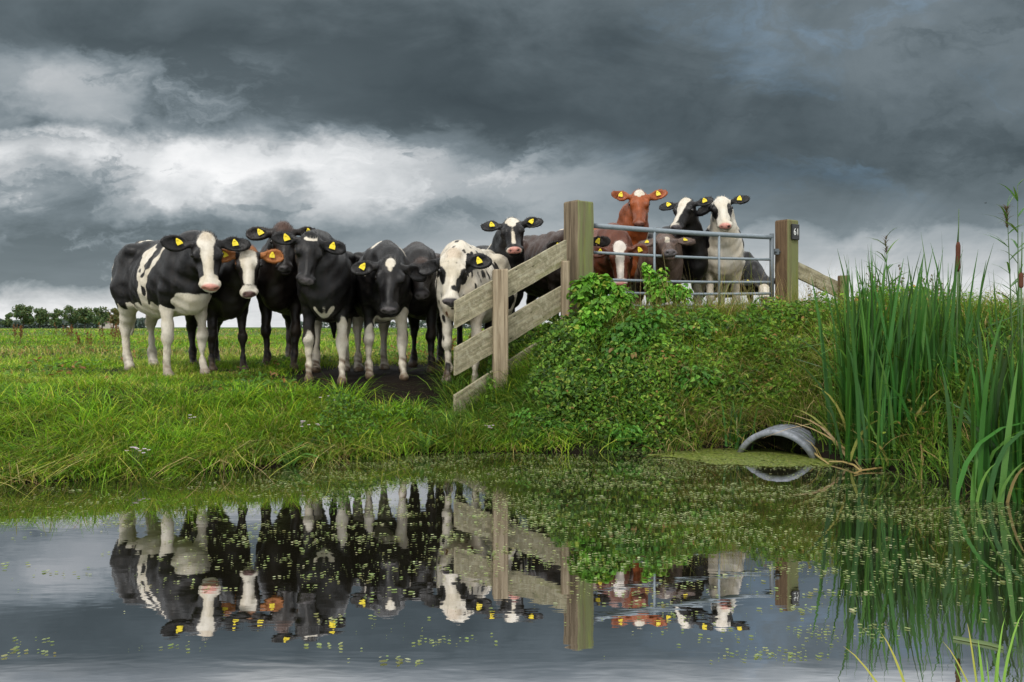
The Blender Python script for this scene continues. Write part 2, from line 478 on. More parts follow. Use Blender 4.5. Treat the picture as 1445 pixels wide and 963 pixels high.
def make_cow(label, fx, Yf, face, s, poll, muz, Yh, coatm, body=(), head=(), base=-1., hbase=-1., twist=0., hs=None, pitch=63.,
             ears=((.0,.12),(.0,.12)), tint=(), ear_tint=0, pale_ear=False, res=.0125, legs_dirt=.3, tags=(True, True), stance=0., muzzle_cover=1.0, xs=0., name='cow'):
    """fx, Yf: column and distance of the middle between the front hooves; face: heading (degrees, -90 is towards the water)"""
    a = R(face)
    fw = np.array([math.cos(a), math.sin(a), 0]); lf = np.array([-math.sin(a), math.cos(a), 0]); up = np.array([0,0,1.])
    ff = np.array([(fx-CX)/F*Yf, Yf])
    O2 = ff - fw[:2]*.42*s
    z0 = float(np.mean([ground(np.array([q[0]]), np.array([q[1]]))[0] for q in (O2+fw[:2]*.42*s, O2-fw[:2]*.55*s)]))
    O = np.array([O2[0], O2[1], z0])
    Rb = np.stack([fw, lf, up], 1)
    loc = lambda w: (np.asarray(w)-O)@Rb/s
    wor = lambda l: O+s*(Rb@np.asarray(l, float))
    # head frame
    Pw = P(poll[0], poll[1], Yh)
    dxz = np.linalg.norm(P(muz[0], muz[1], Yh)-Pw)
    if hs is None: hs = dxz/math.sin(R(pitch))/.5
    L = .5*hs; dep = math.sqrt(max(L*L-dxz*dxz, .0))
    Mw = P(muz[0], muz[1], Yh-dep)
    hx = nrm(Mw-Pw)
    tc_ = nrm(np.array([0,0,CZ])-Pw)
    v = tc_+np.array([0,0,.3]) if abs(hx@tc_) < .85 else tc_*.3+np.array([0,0,1.])
    hz = nrm(v-(v@hx)*hx); hy = np.cross(hz, hx)
    if twist:
        t = R(twist); hy, hz = hy*math.cos(t)+hz*math.sin(t), hz*math.cos(t)-hy*math.sin(t)
    Rh = Rb.T@np.stack([hx, hy, hz], 1)            # head -> body coordinates
    hk = hs/s
    pl = loc(Pw)
    H = lambda p: pl+hk*(Rh@np.asarray(p, float))
    ph = (fx*.37) % 6.28
    def lumps(q):
        x, y, z = q[:, 0], q[:, 1], q[:, 2]
        d = .011*np.sin(x*13+ph+2*np.sin(z*7))*np.sin(z*11+ph*2)*np.sin(y*12+ph) + .006*np.sin(x*31+z*17+ph)*np.sin(z*27-y*19)
        ribs = .008*np.sin((x+.12*(z-1))*2*math.pi/.085)*sstep(-.42,-.3,x)*sstep(.3,.1,x)*sstep(.72,.85,z)*sstep(1.22,1.1,z)*sstep(.1,.2,np.abs(y))
        hollow = .022*np.exp(-((x+.30)/.09)**2-((z-1.17)/.075)**2)*sstep(.08,.2,np.abs(y))
        neckfold = .004*np.sin((x*.8+z)*60)*sstep(.5,.62,x)*sstep(.75,.9,z)
        return (d+ribs+hollow)+0*neckfold
    S = Solid(); K = Solid() ; S.fn = lumps                       # K: the head alone, to know which vertices are head
    # --- trunk
    S.ell((0,0,.95), (.68,.252,.335), .08)
    S.ell((.08,0,.89), (.52,.268,.315), .08)
    S.ell((.38,0,.93), (.36,.168,.36), .08)
    S.ell((-.5,0,1.07), (.37,.215,.235), .09)
    S.ell((-.12,0,.83), (.45,.25,.28), .09)
    S.cap((-.62,0,1.305), (.10,0,1.265), .05, .05, .09)
    S.cap((.10,0,1.265), (.46,0,1.27), .05, .055, .09)
    for sd in (-1, 1):
        S.ell((-.42, sd*.18, 1.215), (.09,.045,.045), .10)                  # hook bones
        S.cap((-.42, sd*.17, 1.215), (-.76, sd*.10, 1.185), .05, .05, .10)
        S.ell((-.78, sd*.095, 1.19), (.05,.045,.055), .05)                  # pin bones
        S.ell((-.56, sd*.165, .93), (.235,.11,.31), .08)                    # thigh
        S.ell((.40, sd*.15, .97), (.16,.07,.29), .06)                     # shoulder
        S.ell((.53, sd*.13, .86), (.085,.065,.10), .05)
    S.ell((.55,0,.78), (.17,.14,.2), .08)                                   # brisket
    S.ell((-.62,0,1.28), (.1,.06,.05), .06)
    # --- legs, each to its own piece of ground
    def gz(x, y):
        w = wor((x, y, 0)); return (float(ground(np.array([w[0]]), np.array([w[1]]))[0])-z0)/s
    st = stance
    for sd in (-1, 1):
        q = sd*st
        y = sd*.155; x0 = .42+q; g = gz(x0, y)
        S.chain([(.38,sd*.165,.80), (.37+q*.4,y,.66), (.39+q*.7,y,.40+g), (.385+q*.8,y,.365+g), (.385+q,y,.15+g), (.40+q,y,.10+g)],
                [.09,.062,.043,.042,.027,.035], .03)
        S.ell((.395+q*.7,y,.395+g), (.049,.046,.062), .025)
        S.ell((.387+q,y,.145+g), (.036,.036,.04), .025)
        S.cap((.40+q,y,.10+g), (.43+q,y,.035+g), .034, .044, .02)
        S.ell((.435+q,y,.02+g), (.062,.048,.042), .02)
        q = -sd*st; y = sd*.15; g = gz(-.6+q, y)
        S.chain([(-.5,sd*.17,.86), (-.46+q*.2,sd*.17,.72), (-.62+q*.6,y,.53+g), (-.66+q*.7,y,.47+g), (-.63+q,y,.16+g), (-.61+q,y,.10+g)],
                [.165,.105,.054,.045,.031,.037], .045)
        S.cap((-.5, sd*.165, .80), (-.585+q*.5, y, .58+g), .14, .058, .06)
        S.ell((-.655+q*.7,y,.49+g), (.052,.035,.06), .025)
        S.cap((-.61+q,y,.10+g), (-.57+q,y,.035+g), .035, .044, .02)
        S.ell((-.565+q,y,.02+g), (.066,.052,.042), .02)
    # --- tail
    S.chain([(-.78,0,1.27), (-.855,.0,1.2), (-.885,.0,1.0), (-.88,.01,.75)], [.045,.035,.024,.02], .03)
    S.chain([(-.88,.01,.75), (-.885,.015,.55), (-.88,.02,.38)], [.024,.045,.015], .03)
    # --- neck: three strands from the shoulders to the head
    wth = np.array([.38,0,1.24]); pb = H((-.0,0,-.09)); jw = H((.13,0,-.17)); md = (wth+pb)/2
    S.chain([(.34,0,1.17), (wth+pb)/2*np.array([1,1,1])+np.array([0,0,-.01]), pb], [.13,.115,.09*hk], .1)
    S.chain([(.46,0,.98), (np.array([.52,0,.98])+jw)/2+np.array([0,0,.01]), H((.1,0,-.13))], [.19,.135,.10*hk], .1)
    S.chain([(.60,0,.76), (np.array([.63,0,.80])+jw)/2+np.array([.0,0,-.03]), jw], [.075,.05,.05*hk], .06)
    # --- head
    hw = 1+np.random.RandomState(int(fx*3)).uniform(-.07,.07)
    def hell(c, r, k, op='u', rot=None):
        if rot is None: c = (c[0], c[1]*hw, c[2]); r = (r[0], r[1]*hw, r[2])
        Rm = Rh if rot is None else Rh@rot
        for T_ in (S, K): T_.ell(H(c), np.asarray(r)*hk, k*hk, Rm, op)
    def hcap(c1, c2, r1, r2, k):
        for T_ in (S, K): T_.cap(H(c1), H(c2), r1*hk, r2*hk, k*hk)
    hell((.11,0,-.08), (.125,.103,.085), .04)
    hell((.012,0,-.06), (.06,.066,.058), .04)
    hell((.09,0,-.03), (.09,.085,.04), .04)
    hcap((.14,0,-.085), (.38,0,-.08), .082, .052, .035)
    hcap((.14,0,-.045), (.43,0,-.038), .052, .036, .03)
    hcap((.18,0,-.165), (.42,0,-.128), .06, .046, .05)
    for sd in (-1, 1):
        hell((.16, sd*.094, -.045), (.058,.036,.042), .025)
        hell((.155, sd*.058, -.14), (.10,.042,.085), .04)
        hell((.30, sd*.05, -.105), (.12,.028,.04), .04)
    hell((.442,0,-.078), (.056,.092,.058), .022)
    hell((.478,0,-.06), (.032,.074,.044), .018)
    hell((.435,0,-.135), (.05,.058,.036), .03)
    for sd in (-1, 1):
        hell((.505, sd*.044, -.05), (.026,.022,.017), .010, 's')
        hell((.172, sd*.134, -.045), (.032,.022,.02), .015, 's')
    hell((.485,0,-.108), (.045,.075,.009), .012, 's')
    ecs = []
    for sd, (droop, fwdz) in ((1, ears[0]), (-1, ears[1])):
        A, N_, W_ = ear_dirs(sd, droop, fwdz)
        rot = np.stack([A, W_, N_], 1)
        b0 = np.array([.04, sd*.085, -.06])
        hcap(b0, b0+A*.075, .036, .032, .03)
        c = b0+A*.155
        hell(c, (.118,.074,.027), .02, 'u', rot)
        hell(c+A*.008+N_*.022, (.092,.052,.024), .014, 's', rot)
        ecs.append((c, A, N_, W_, sd))
    V, Q = surface_net(S, res)
    # --- coat
    hl = (V-pl)@Rh/hk
    ishead = (K.eval(V) < .035) & (hl[:, 0] > -.12)
    w = np.full(len(V), base); w = paint(w, V, body)
    w2 = np.full(len(V), hbase); w2 = paint(w2, hl, head)
    w = np.where(ishead, w2, w)
    ear = ishead & (np.abs(hl[:, 1]) > .118) & (hl[:, 0] < .17)
    if not pale_ear: w = np.where(ear, -.2, w)
    mz = np.clip((1-np.linalg.norm((hl-np.array([.492,0,-.058]))/np.array([.045,.076,.052])*(1/muzzle_cover), axis=1))*6+.5, 0, 1)*ishead
    dk = np.zeros(len(V))
    for sd in (-1, 1):
        dk = np.maximum(dk, np.clip((1-np.linalg.norm((hl-np.array([.503, sd*.044, -.05]))/np.array([.024,.021,.016]), axis=1))*4, 0, 1))
        dk = np.maximum(dk, np.clip((1-np.linalg.norm((hl-np.array([.165, sd*.118, -.042]))/np.array([.042,.03,.028]), axis=1))*4, 0, 1))
    dk = np.maximum(dk, .8*np.clip((1-np.abs(hl[:, 2]+.11)/.008)*2, 0, 1)*(hl[:, 0] > .42))*ishead
    tn = np.full(len(V), 0.)
    for sp, c, r, st_ in tint:
        q = hl if sp == 'h' else V
        tn = np.maximum(tn, np.clip((1-np.linalg.norm((q-np.asarray(c))/np.asarray(r), axis=1))*2.5+wob(q, .3), 0, 1)*st_*(ishead if sp == 'h' else ~ishead))
    if ear_tint: tn = np.where(ear, ear_tint, tn)
    knee = np.exp(-((V[:, 2]-.40)/.07)**2)*(V[:, 0] > .3)*.45*(wob(V, 1)+.5 > .2)
    di = np.clip((.20-V[:, 2])/.22+wob(V*1.7, .9), 0, 1)*legs_dirt*2.3*(V[:, 2] < .42) + knee*legs_dirt*1.2
    di = np.clip(np.maximum(di, np.clip((.075-V[:, 2])/.03, 0, 1)*.7), 0, 1)*(~ishead)
    # the object sits between the front hooves, on the ground; the mesh is in metres in cow coordinates
    root = bpy.data.objects.new(name, mesh_np(name, V*s, Q, True, dict(white=w, muzzle=mz, dark=dk, tint=tn, dirt=di)))
    root.data.materials.append(coatm)
    COL.objects.link(root)
    root.matrix_world = Matrix.Translation(O) @ Matrix.Rotation(a, 4, 'Z')
    tag(root, label, 'cow', 'young cows gathered at the ditch and gate')
    # --- short hair lying along the coat, longer on the poll and the ears
    nH = 26000 if res < .0135 else 15000
    nv = np.empty(len(V)*3, np.float32); root.data.vertices.foreach_get('normal', nv); nv = nv.reshape(-1, 3).astype(float)
    rr_ = np.random.RandomState(int(fx)); ix = rr_.randint(0, len(V), nH)
    p = V[ix]*s; n_ = nv[ix]
    flow = np.where(ishead[ix][:, None], -(Rh[:, 0])*.8+Rh[:, 2]*.1, np.array([-.75,0,-.65])) + rr_.normal(0, .35, (nH, 3))
    flow = flow-(flow*n_).sum(1)[:, None]*n_; flow /= np.linalg.norm(flow, axis=1)[:, None]+1e-9
    pollh = ishead[ix] & (hl[ix, 0] < .06) & (np.abs(hl[ix, 1]) < .09)
    ln = np.where(pollh, .026, np.where(ear[ix], .017, .012))*rr_.uniform(.6, 1.4, nH)*(mz[ix] < .3)
    lift = np.where(pollh | ear[ix], .6, .38)
    sdv = np.cross(n_, flow); wd = .0014
    tip = p+ln[:, None]*(flow*.9+n_*lift[:, None])
    hv = np.stack([p-sdv*wd-n_*.002, p+sdv*wd-n_*.002, tip+sdv*wd*.2, tip-sdv*wd*.2], 1).reshape(-1, 3)
    rep = lambda a_: np.repeat(a_[ix], 4)
    link('coat_hair', mesh_np('coat_hair', hv, np.arange(nH*4).reshape(-1, 4), False, dict(white=rep(w), muzzle=rep(mz), dark=rep(dk), tint=rep(tn), dirt=rep(di))), root, coatm)
    # --- eyes and ear tags
    for sd in (-1, 1):
        c = H((.165, sd*.112, -.043))*s
        u = np.linspace(0, math.pi, 9); vv = np.linspace(0, 2*math.pi, 13)[:-1]
        pts = [(c[0]+.021*hs*math.sin(x)*math.cos(y), c[1]+.021*hs*math.sin(x)*math.sin(y), c[2]+.021*hs*math.cos(x)) for x in u for y in vv]
        fs = [(i*12+j, i*12+(j+1) % 12, (i+1)*12+(j+1) % 12, (i+1)*12+j) for i in range(8) for j in range(12)]
        link('eye', mesh_np('eye', pts, fs, True), root, M['eye'])
    for i, (c, A, N_, W_, sd) in enumerate(ecs):
        if not tags[i]: continue
        mb = MB()
        ctr = H(c+N_*.016-A*.012)*s
        n = Rh@N_; dn = Rb.T@np.array([0,0,-1.]); dn = nrm(dn-(dn@n)*n); rt = np.cross(dn, n)
        k = s*.82
        rr_ = np.random.RandomState(int(fx*7+i)); tl = rr_.uniform(-.6,.6)
        out = [(-.007,-.02),(.007,-.02),(.022,.006),(.032,.026),(.033,.060),(-.033,.062),(-.031,.026),(-.02,.006)]
        out = [(x*math.cos(tl)-y*math.sin(tl), x*math.sin(tl)+y*math.cos(tl)) for x, y in out]
        vs = []
        for t in (0, .004):
            for x, y in out: vs.append(ctr+k*(rt*x+dn*(y-.028)+n*(t+.012+.10*y*y)))
        m8 = len(out)
        mb.add(vs, [tuple(range(m8, 2*m8)), tuple(reversed(range(m8)))]+[(j, (j+1) % m8, (j+1) % m8+m8, j+m8) for j in range(m8)])
        q0 = ctr-k*dn*.024+k*n*.012
        mb.tube([q0, q0+n*k*.014], [k*.011, k*.008], 8)
        link('ear_tag', mb.mesh('ear_tag'), root, M['tagyellow'])
    return root

# ------------------------------------------------------------------ the herd
PINK = (.60,.27,.22)
coat_bw = coat('coat_black_white_pink_nose', BLACK, muzzle=PINK)
coat_bw_dark = coat('coat_black_white_dark_nose', BLACK, muzzle=(.07,.062,.065))
coat_tan = coat('coat_black_with_ginger_ears', (.012,.0095,.009), muzzle=(.14,.08,.075), tint=(.36,.13,.035))
coat_brownblack = coat('coat_brown_black', BROWNBLACK, muzzle=(.055,.05,.052), tint=(.075,.035,.022))
coat_black = coat('coat_plain_black', (.008,.0065,.0065), muzzle=(.075,.068,.072), tint=(.07,.035,.022))
coat_red = coat('coat_red', RED, muzzle=(.33,.16,.12), tint=(.05,.025,.018))
coat_darkred = coat('coat_dark_red', DARKRED, white=(.72,.66,.60), muzzle=(.58,.25,.21))
coat_dun = coat('coat_grey_brown', DUN, muzzle=(.10,.09,.095), tint=(.05,.03,.02))

WF = [('w','e',(.06,0,-.02),(.10,.072,.10),.012), ('w','c',(.1,0,-.01),(.36,0,-.02),.055,.04,.01), ('w','e',(.46,0,-.09),(.105,.12,.12),.012)]   # white blaze and muzzle
# 1: patched cow at the left end
make_cow('black-and-white cow with a white face and pink nose, leftmost of the herd', 263, 8.3, -42, 1.08, (290,333), (297,407), 7.95, coat_bw,
  body=[('w','z',.68,.07), ('w','e',(.6,.0,.66),(.2,.3,.13)), ('w','x',-.70,.03),('w','c',(-.85,0,1.22),(-.36,0,1.31),.085,.06,.015),('w','e',(-.8,-.1,.8),(.14,.2,.4),.03),
        ('w','e',(.02,-.2,1.17),(.115,.25,.13),.035), ('w','c',(.0,-.29,1.13),(.07,-.33,.86),.07,.045,.03), ('w','c',(.07,-.3,.9),(.05,-.3,.6),.05,.10,.03),
        ('w','c',(-.06,-.33,.95),(-.18,-.33,.86),.022,.008,.008),
        ('w','c',(.34,-.2,1.24),(.22,-.28,1.02),.05,.05,.012), ('w','c',(.22,-.28,1.02),(.1,-.28,.86),.045,.05,.012), ('w','c',(.12,-.3,.85),(.2,-.3,.55),.03,.03,.02),
        ('w','c',(.72,-.02,1.1),(.62,0,.8),.05,.07,.02), ('b','e',(.36,-.28,.86),(.19,.2,.20),.02), ('b','e',(-.3,-.3,.86),(.2,.15,.17),.03), ('b','e',(.09,-.3,.80),(.03,.1,.05),.01), ('w','e',(.36,0,1.33),(.12,.05,.06))],
  head=WF+[('b','e',(.20,.108,-.05),(.13,.056,.095),.01),('b','e',(.20,-.108,-.05),(.13,.056,.095),.01)],
  tint=[('h',(.02,0,0),(.07,.06,.06),.45)], ears=((.10,.0),(.0,.15)), legs_dirt=.3, stance=.05)
# 2: white face, ginger ears
make_cow('black cow with a white face, ginger ears and ginger poll beside the patched cow', 322, 8.75, -55, .98, (350,351), (352,415), 8.2, coat_tan,
  head=[('w','e',(.12,0,-.02),(.13,.085,.07),.012), ('w','c',(.1,0,-.01),(.36,0,-.02),.06,.05,.01), ('w','e',(.46,0,-.09),(.085,.11,.10),.012), ('b','e',(.2,.12,-.07),(.14,.05,.09),.01),('b','e',(.2,-.12,-.07),(.14,.05,.09),.01), ('b','e',(-.01,0,-.05),(.05,.12,.08),.01)],
  tint=[('h',(-.01,0,-.04),(.07,.11,.09),1.)], ear_tint=.95, ears=((.07,.0),(.07,.05)), muzzle_cover=.85, stance=.06)
# 3: big dark one behind
make_cow('tall brownish black cow with a plain dark head raised behind the white-faced one', 395, 9.1, -88, 1.12, (400,318), (403,381), 8.55, coat_brownblack,
  tint=[('h',(.0,0,-.02),(.11,.1,.1),.8)], ears=((-.05,-.15),(.06,-.05)), hs=1.12, stance=.05)
# 4: white crescent on the brow
make_cow('black cow with a white crescent on its brow and white front socks', 459, 8.2, -80, 1.1, (439,332), (433,397), 7.75, coat_bw_dark,
  body=[('w','e',(.44,.155,.25),(.14,.1,.33),.03), ('w','e',(.44,-.155,.2),(.14,.1,.28),.03), ('w','c',(.66,.08,.66),(.60,.0,.58),.022,.03,.012), ('w','c',(.66,-.08,.66),(.60,.0,.58),.022,.03,.012), ('w','c',(.68,0,.68),(.6,0,.58),.016,.03,.01), ('w','e',(-.6,.15,.25),(.2,.1,.4),.03), ('w','e',(-.6,-.15,.25),(.2,.1,.4),.03)],
  head=[('w','e',(.045,.0,.01),(.028,.062,.05),.01), ('b','e',(.02,.0,.02),(.022,.05,.06),.006)], twist=-9, ears=((.16,.1),(.03,-.12)), legs_dirt=.5, stance=.08)
# 5: white triangle on the brow, head low
make_cow('black cow with a white triangle on its brow and its head hung low', 545, 8.45, -72, 1.09, (551,366), (549,438), 8.0, coat_bw_dark,
  body=[('w','e',(.43,.155,.28),(.15,.1,.45),.03), ('w','e',(.43,-.155,.2),(.14,.1,.34),.03), ('w','e',(-.6,.15,.3),(.25,.13,.55),.03), ('w','e',(-.6,-.15,.3),(.25,.13,.55),.03), ('w','e',(.3,0,.57),(.3,.12,.08),.02),
        ('w','c',(.36,.0,1.33),(.44,-.13,1.2),.085,.05,.012), ('w','c',(.36,0,1.33),(.44,.13,1.2),.085,.05,.012), ('w','c',(.44,-.13,1.2),(.52,-.22,1.0),.05,.02,.01), ('w','c',(.44,.13,1.2),(.52,.22,1.0),.05,.02,.01)],
  head=[('w','e',(.05,0,.0),(.055,.042,.05),.008), ('w','e',(.09,0,.0),(.05,.022,.04),.006)], ears=((.12,-.5),(.15,.0)), tags=(False, True), legs_dirt=.5, stance=.07)
# 6: plain black between
make_cow('plain black cow with a rusty poll, looking out beside the mottled white cow', 588, 9.1, -90, 1.1, (594,366), (595,414), 8.6, coat_black,
  tint=[('h',(.0,0,-.02),(.09,.1,.1),.45),('b',(-.1,0,1.35),(.7,.3,.25),.3)], hs=1.03, ears=((.02,.05),(.05,.05)), stance=.07)
# 7: mottled white
spots = []
r_ = np.random.RandomState(5)
for i in range(26):
    c = (r_.uniform(.25,.62), r_.choice([-1,1])*r_.uniform(.1,.3), r_.uniform(.62,1.12)); spots.append(('b','e',c,(.016,.06,.045),.008))
make_cow('mottled white cow with black eye patches standing behind the sloping boards', 650, 8.3, -104, 1.07, (640,358), (636,427), 8.0, coat_bw_dark, base=1., hbase=1.,
  body=spots+[('b','n',.50),('b','e',(.3,.32,.78),(.09,.12,.09),.03), ('b','e',(.52,.14,1.08),(.1,.06,.05),.02), ('b','e',(-.1,.25,1.2),(.22,.12,.12),.04), ('b','e',(-.3,.3,.8),(.16,.15,.2),.04), ('b','e',(.44,-.155,.1),(.1,.05,.08),.02)],
  head=[('b','e',(.20,.10,-.06),(.085,.045,.07),.012),('b','e',(.21,-.10,-.06),(.095,.045,.07),.012), ('b','e',(.35,.02,-.03),(.035,.03,.04),.01),('b','e',(.11,.03,.0),(.009,.009,.03),.0),('b','e',(.10,-.04,.0),(.008,.008,.03),.0), ('b','e',(.30,.06,-.05),(.07,.03,.05),.012), ('b','e',(.48,0,-.08),(.04,.09,.06),.008)],
  tint=[('h',(.0,0,-.02),(.1,.09,.1),.8),('b',(.55,0,.62),(.2,.25,.16),.8)], ears=((.0,.05),(.35,-.5)), legs_dirt=.3, stance=.05, tags=(True, False), muzzle_cover=1.25)
# 8: head up behind
make_cow('black cow with a pale brow, thin white blaze and spotted pink nose lifting its head', 708, 9.65, -52, 1.07, (722,310), (726,351), 9.25, coat_bw,
  body=[('w','c',(-.75,0,1.3),(-.3,0,1.4),.10,.08,.02), ('w','c',(-.3,-.1,1.33),(-.2,-.3,1.0),.05,.02,.02), ('w','c',(.36,-.1,1.3),(.30,-.28,1.1),.05,.03,.02), ('w','c',(.75,0,1.2),(.7,0,.9),.03,.05,.03)],
  head=[('w','e',(.04,0,.0),(.06,.075,.06),.012), ('w','e',(.10,0,0),(.06,.045,.05),.012), ('w','c',(.12,0,0),(.42,.0,-.02),.018,.02,.006), ('w','e',(.49,0,-.06),(.04,.09,.05),.008)], hs=1.06, ears=((-.2,.0),(-.02,.1)), muzzle_cover=.95, res=.014)
# 9: hidden behind the post
make_cow('brown-black cow mostly hidden behind the sloping boards and the mossy gatepost', 800, 9.5, -60, 1.0, (815,336), (822,398), 9.15, coat_brownblack, hs=1.05, ears=((.05,0),(.08,.05)), res=.015, tint=[('b',(.1,0,1.2),(.8,.4,.3),.5)])
# 10: red cow
make_cow('red cow with a grizzled white brow standing tallest behind the gate', 884, 11.0, -43, 1.08, (902,271), (902,317), 10.5, coat_red,
  body=[('w','c',(-.8,0,1.25),(-.2,-.05,1.36),.10,.07,.03), ('w','c',(-.5,-.2,1.3),(-.3,-.3,1.0),.08,.04,.03), ('w','e',(.78,.0,1.15),(.14,.06,.16),.03), ('w','c',(.44,-.25,1.28),(.52,-.28,1.05),.014,.008,.008), ('w','z',.55,.05)],
  head=[('w','e',(.02,0,.0),(.06,.065,.06),.012),('w','e',(.075,0,.0),(.03,.025,.04),.008)], hs=1.06, ears=((-.25,.05),(-.14,.15)), tint=[('h',(.44,0,-.15),(.09,.1,.05),1.)], res=.0145)
# 11: white blaze, head down at the gate
make_cow('dark red cow with a broad white blaze lowering its head behind the gate', 866, 9.85, -80, .98, (874,346), (876,402), 9.4, coat_darkred,
  head=[('w','e',(.03,0,-.02),(.1,.075,.07),.012), ('w','c',(.06,0,-.01),(.38,0,-.02),.06,.04,.008), ('w','e',(.47,0,-.085),(.07,.11,.1),.012)], body=[('w','z',.5,.06)], ears=((.08,0),(.10,0)), res=.0145, hs=1.0)
# 12: dun with upturned nose
make_cow('grey-brown cow stretching its upturned nose between the gate rails', 939, 10.05, -88, .90, (939,332), (947,352), 9.55, coat_dun, hs=.98, ears=((.1,-.1),(.05,-.15)), tint=[('h',(.1,0,-.05),(.13,.14,.12),.35)],
  head=[('w','e',(.2,0,.02),(.09,.03,.05),.02)], res=.0145)
# 13: half white face turned aside
make_cow('black cow with a slanting white blaze turning its head away to the left', 972, 10.5, -70, 1.05, (968,281), (951,322), 10.0, coat_bw_dark,
  body=[('w','e',(.43,.155,.2),(.15,.12,.56),.05), ('w','e',(.43,-.155,.2),(.15,.12,.56),.05), ('w','e',(-.6,0,.3),(.3,.4,.4),.04)],
  head=[('w','c',(.02,0,0),(.42,-.03,-.02),.06,.035,.012),('w','e',(.46,-.02,-.08),(.08,.08,.08),.01)], hs=1.02, twist=20, ears=((-.25,.1),(.15,.0)), res=.0145)
# 14: white body
make_cow('white-bodied cow with black cheeks and pink nose, rightmost facing over the gate', 1021, 10.35, -96, 1.06, (1017,280), (1023,318), 9.95, coat_bw, base=1., hbase=1.,
  body=[('b','e',(.46,-.22,1.06),(.12,.12,.17),.025), ('b','c',(.50,.2,1.18),(.50,.22,1.0),.05,.03,.015), ('b','e',(.48,.22,.88),(.03,.06,.05),.01), ('b','e',(-.2,0,1.2),(.4,.5,.28),.05)],
  head=[('b','e',(.19,.10,-.06),(.12,.05,.09),.012),('b','e',(.19,-.10,-.06),(.12,.05,.09),.012)], hs=1.0, ears=((-.22,.0),(.0,-.4)), tags=(True, False), tint=[('b',(.3,0,.6),(.6,.5,.3),.35)], res=.0145)
# 15: low one at the right
make_cow('dark cow with its head down beyond the right end of the gate', 1052, 11.9, -62, .86, (1077,391), (1080,420), 11.35, coat_bw_dark, hs=.95, ears=((.1,.1),(.1,.1)), head=[('w','e',(.35,0,-.05),(.2,.1,.1),.02)], res=.015, base=-1.)

# ------------------------------------------------------------------ ground sheet
def axis_pts(lo, hi, step, far_lo, far_hi):
    a = list(np.arange(lo, hi+1e-6, step))
    s = step; x = a[-1]
    while x < far_hi: s *= 1.17; x += s; a.append(x)
    s = step; x = a[0]
    while x > far_lo: s *= 1.17; x -= s; a.insert(0, x)
    return np.array(a)
gx = axis_pts(-7, 6.5, .075, -2600, 2600); gy = axis_pts(-1, 14, .075, -300, 3200)
X, Y = np.meshgrid(gx, gy)
Zg = ground(X, Y)
V = np.stack([X, Y, Zg], -1).reshape(-1, 3)
nx_, ny_ = len(gx), len(gy)
i0 = (np.arange(ny_-1)[:, None]*nx_+np.arange(nx_-1)[None]).ravel()
m, T, out = material('pasture_soil')
co = T.new('ShaderNodeTexCoord').outputs['Object']
n1 = T.noise(co, 3, 6, .65); n2 = T.noise(co, 30, 5, .7); n3 = T.noise(co, .12, 4, .6)
gr = T.mix(T.ss(.35, .7, n1), (.028,.06,.010), (.085,.14,.022))
gr = T.mix(T.ss(.4, .7, n3), gr, (.10,.16,.03))
so = T.mix(n2, (.004,.0032,.0026), (.020,.014,.009))
near = T.attr('near')
c = T.mix(near, gr, T.mix(T.ss(.45, .7, n1), so, (.03,.04,.012)))
c = T.mix(T.attr('mud'), c, so)
principled(T, out, c, T.mix(T.attr('mud'), (.9,)*3, (.8,)*3), .12, T.bump(T.m('ADD', n2, n1), .6, .03))
near = 1-sstep(12, 40, V[:, 1])
link_ground = link('ground', mesh_np('ground', V, np.stack([i0, i0+1, i0+nx_+1, i0+nx_], 1), True, dict(mud=mudmask(V[:, 0], V[:, 1]), near=near)), None, m)
tag(link_ground, kind='structure')

# ------------------------------------------------------------------ water
m, T, out = material('ditch_water')
co = T.new('ShaderNodeTexCoord').outputs['Object']
w1 = T.noise(T.scale(co, (1.4, 4.5, 1)), 1, 3, .55, .3); w2 = T.noise(T.scale(co, (7, 22, 1)), 1, 2, .5, .4)
h = T.m('ADD', T.m('MULTIPLY', w1, 1.), T.m('MULTIPLY', w2, .16))
nb = T.bump(h, .03, .02)
gl = T.new('ShaderNodeBsdfGlossy'); gl.inputs['Roughness'].default_value = .012; gl.inputs['Color'].default_value = (.97,.97,1,1); T.l.new(nb, gl.inputs['Normal'])
df = T.new('ShaderNodeBsdfDiffuse'); df.inputs[0].default_value = (.014,.013,.008,1)
fr = T.new('ShaderNodeFresnel'); fr.inputs[0].default_value = 1.9
mx = T.new('ShaderNodeMixShader')
T.put(mx.inputs[0], T.ss(.0, .42, fr.outputs[0], .90, .66))
T.l.new(df.outputs[0], mx.inputs[1]); T.l.new(gl.outputs[0], mx.inputs[2]); T.l.new(mx.outputs[0], out.inputs[0])
V = [(-60,-7,0),(8,-7,0),(8,8.2,0),(-60,8.2,0)]
tag(link('water', mesh_np('water', V, [(0,1,2,3)]), None, m), kind='structure')

# ------------------------------------------------------------------ sky
w = bpy.data.worlds.new('World'); scn.world = w; w.use_nodes = True
T = NT(w.node_tree); T.n.clear()
SUN_EL, SUN_AZ = 48, 205        # sun behind the photographer, to the left (azimuth clockwise from +Y)
sky = T.new('ShaderNodeTexSky', sky_type='NISHITA', sun_disc=False)
sky.sun_elevation = R(SUN_EL); sky.sun_rotation = R(SUN_AZ)
tc = T.new('ShaderNodeTexCoord').outputs['Generated']
sep = T.new('ShaderNodeSeparateXYZ'); T.l.new(tc, sep.inputs[0])
x, y, z = sep.outputs
yy = T.m('MAXIMUM', y, .02)
u = T.m('DIVIDE', x, yy); v = T.m('DIVIDE', T.m('MAXIMUM', z, 0), yy)
def comb(a, b, c=0.):
    n = T.new('ShaderNodeCombineXYZ'); T.put(n.inputs[0], a); T.put(n.inputs[1], b); T.put(n.inputs[2], c); return n.outputs[0]
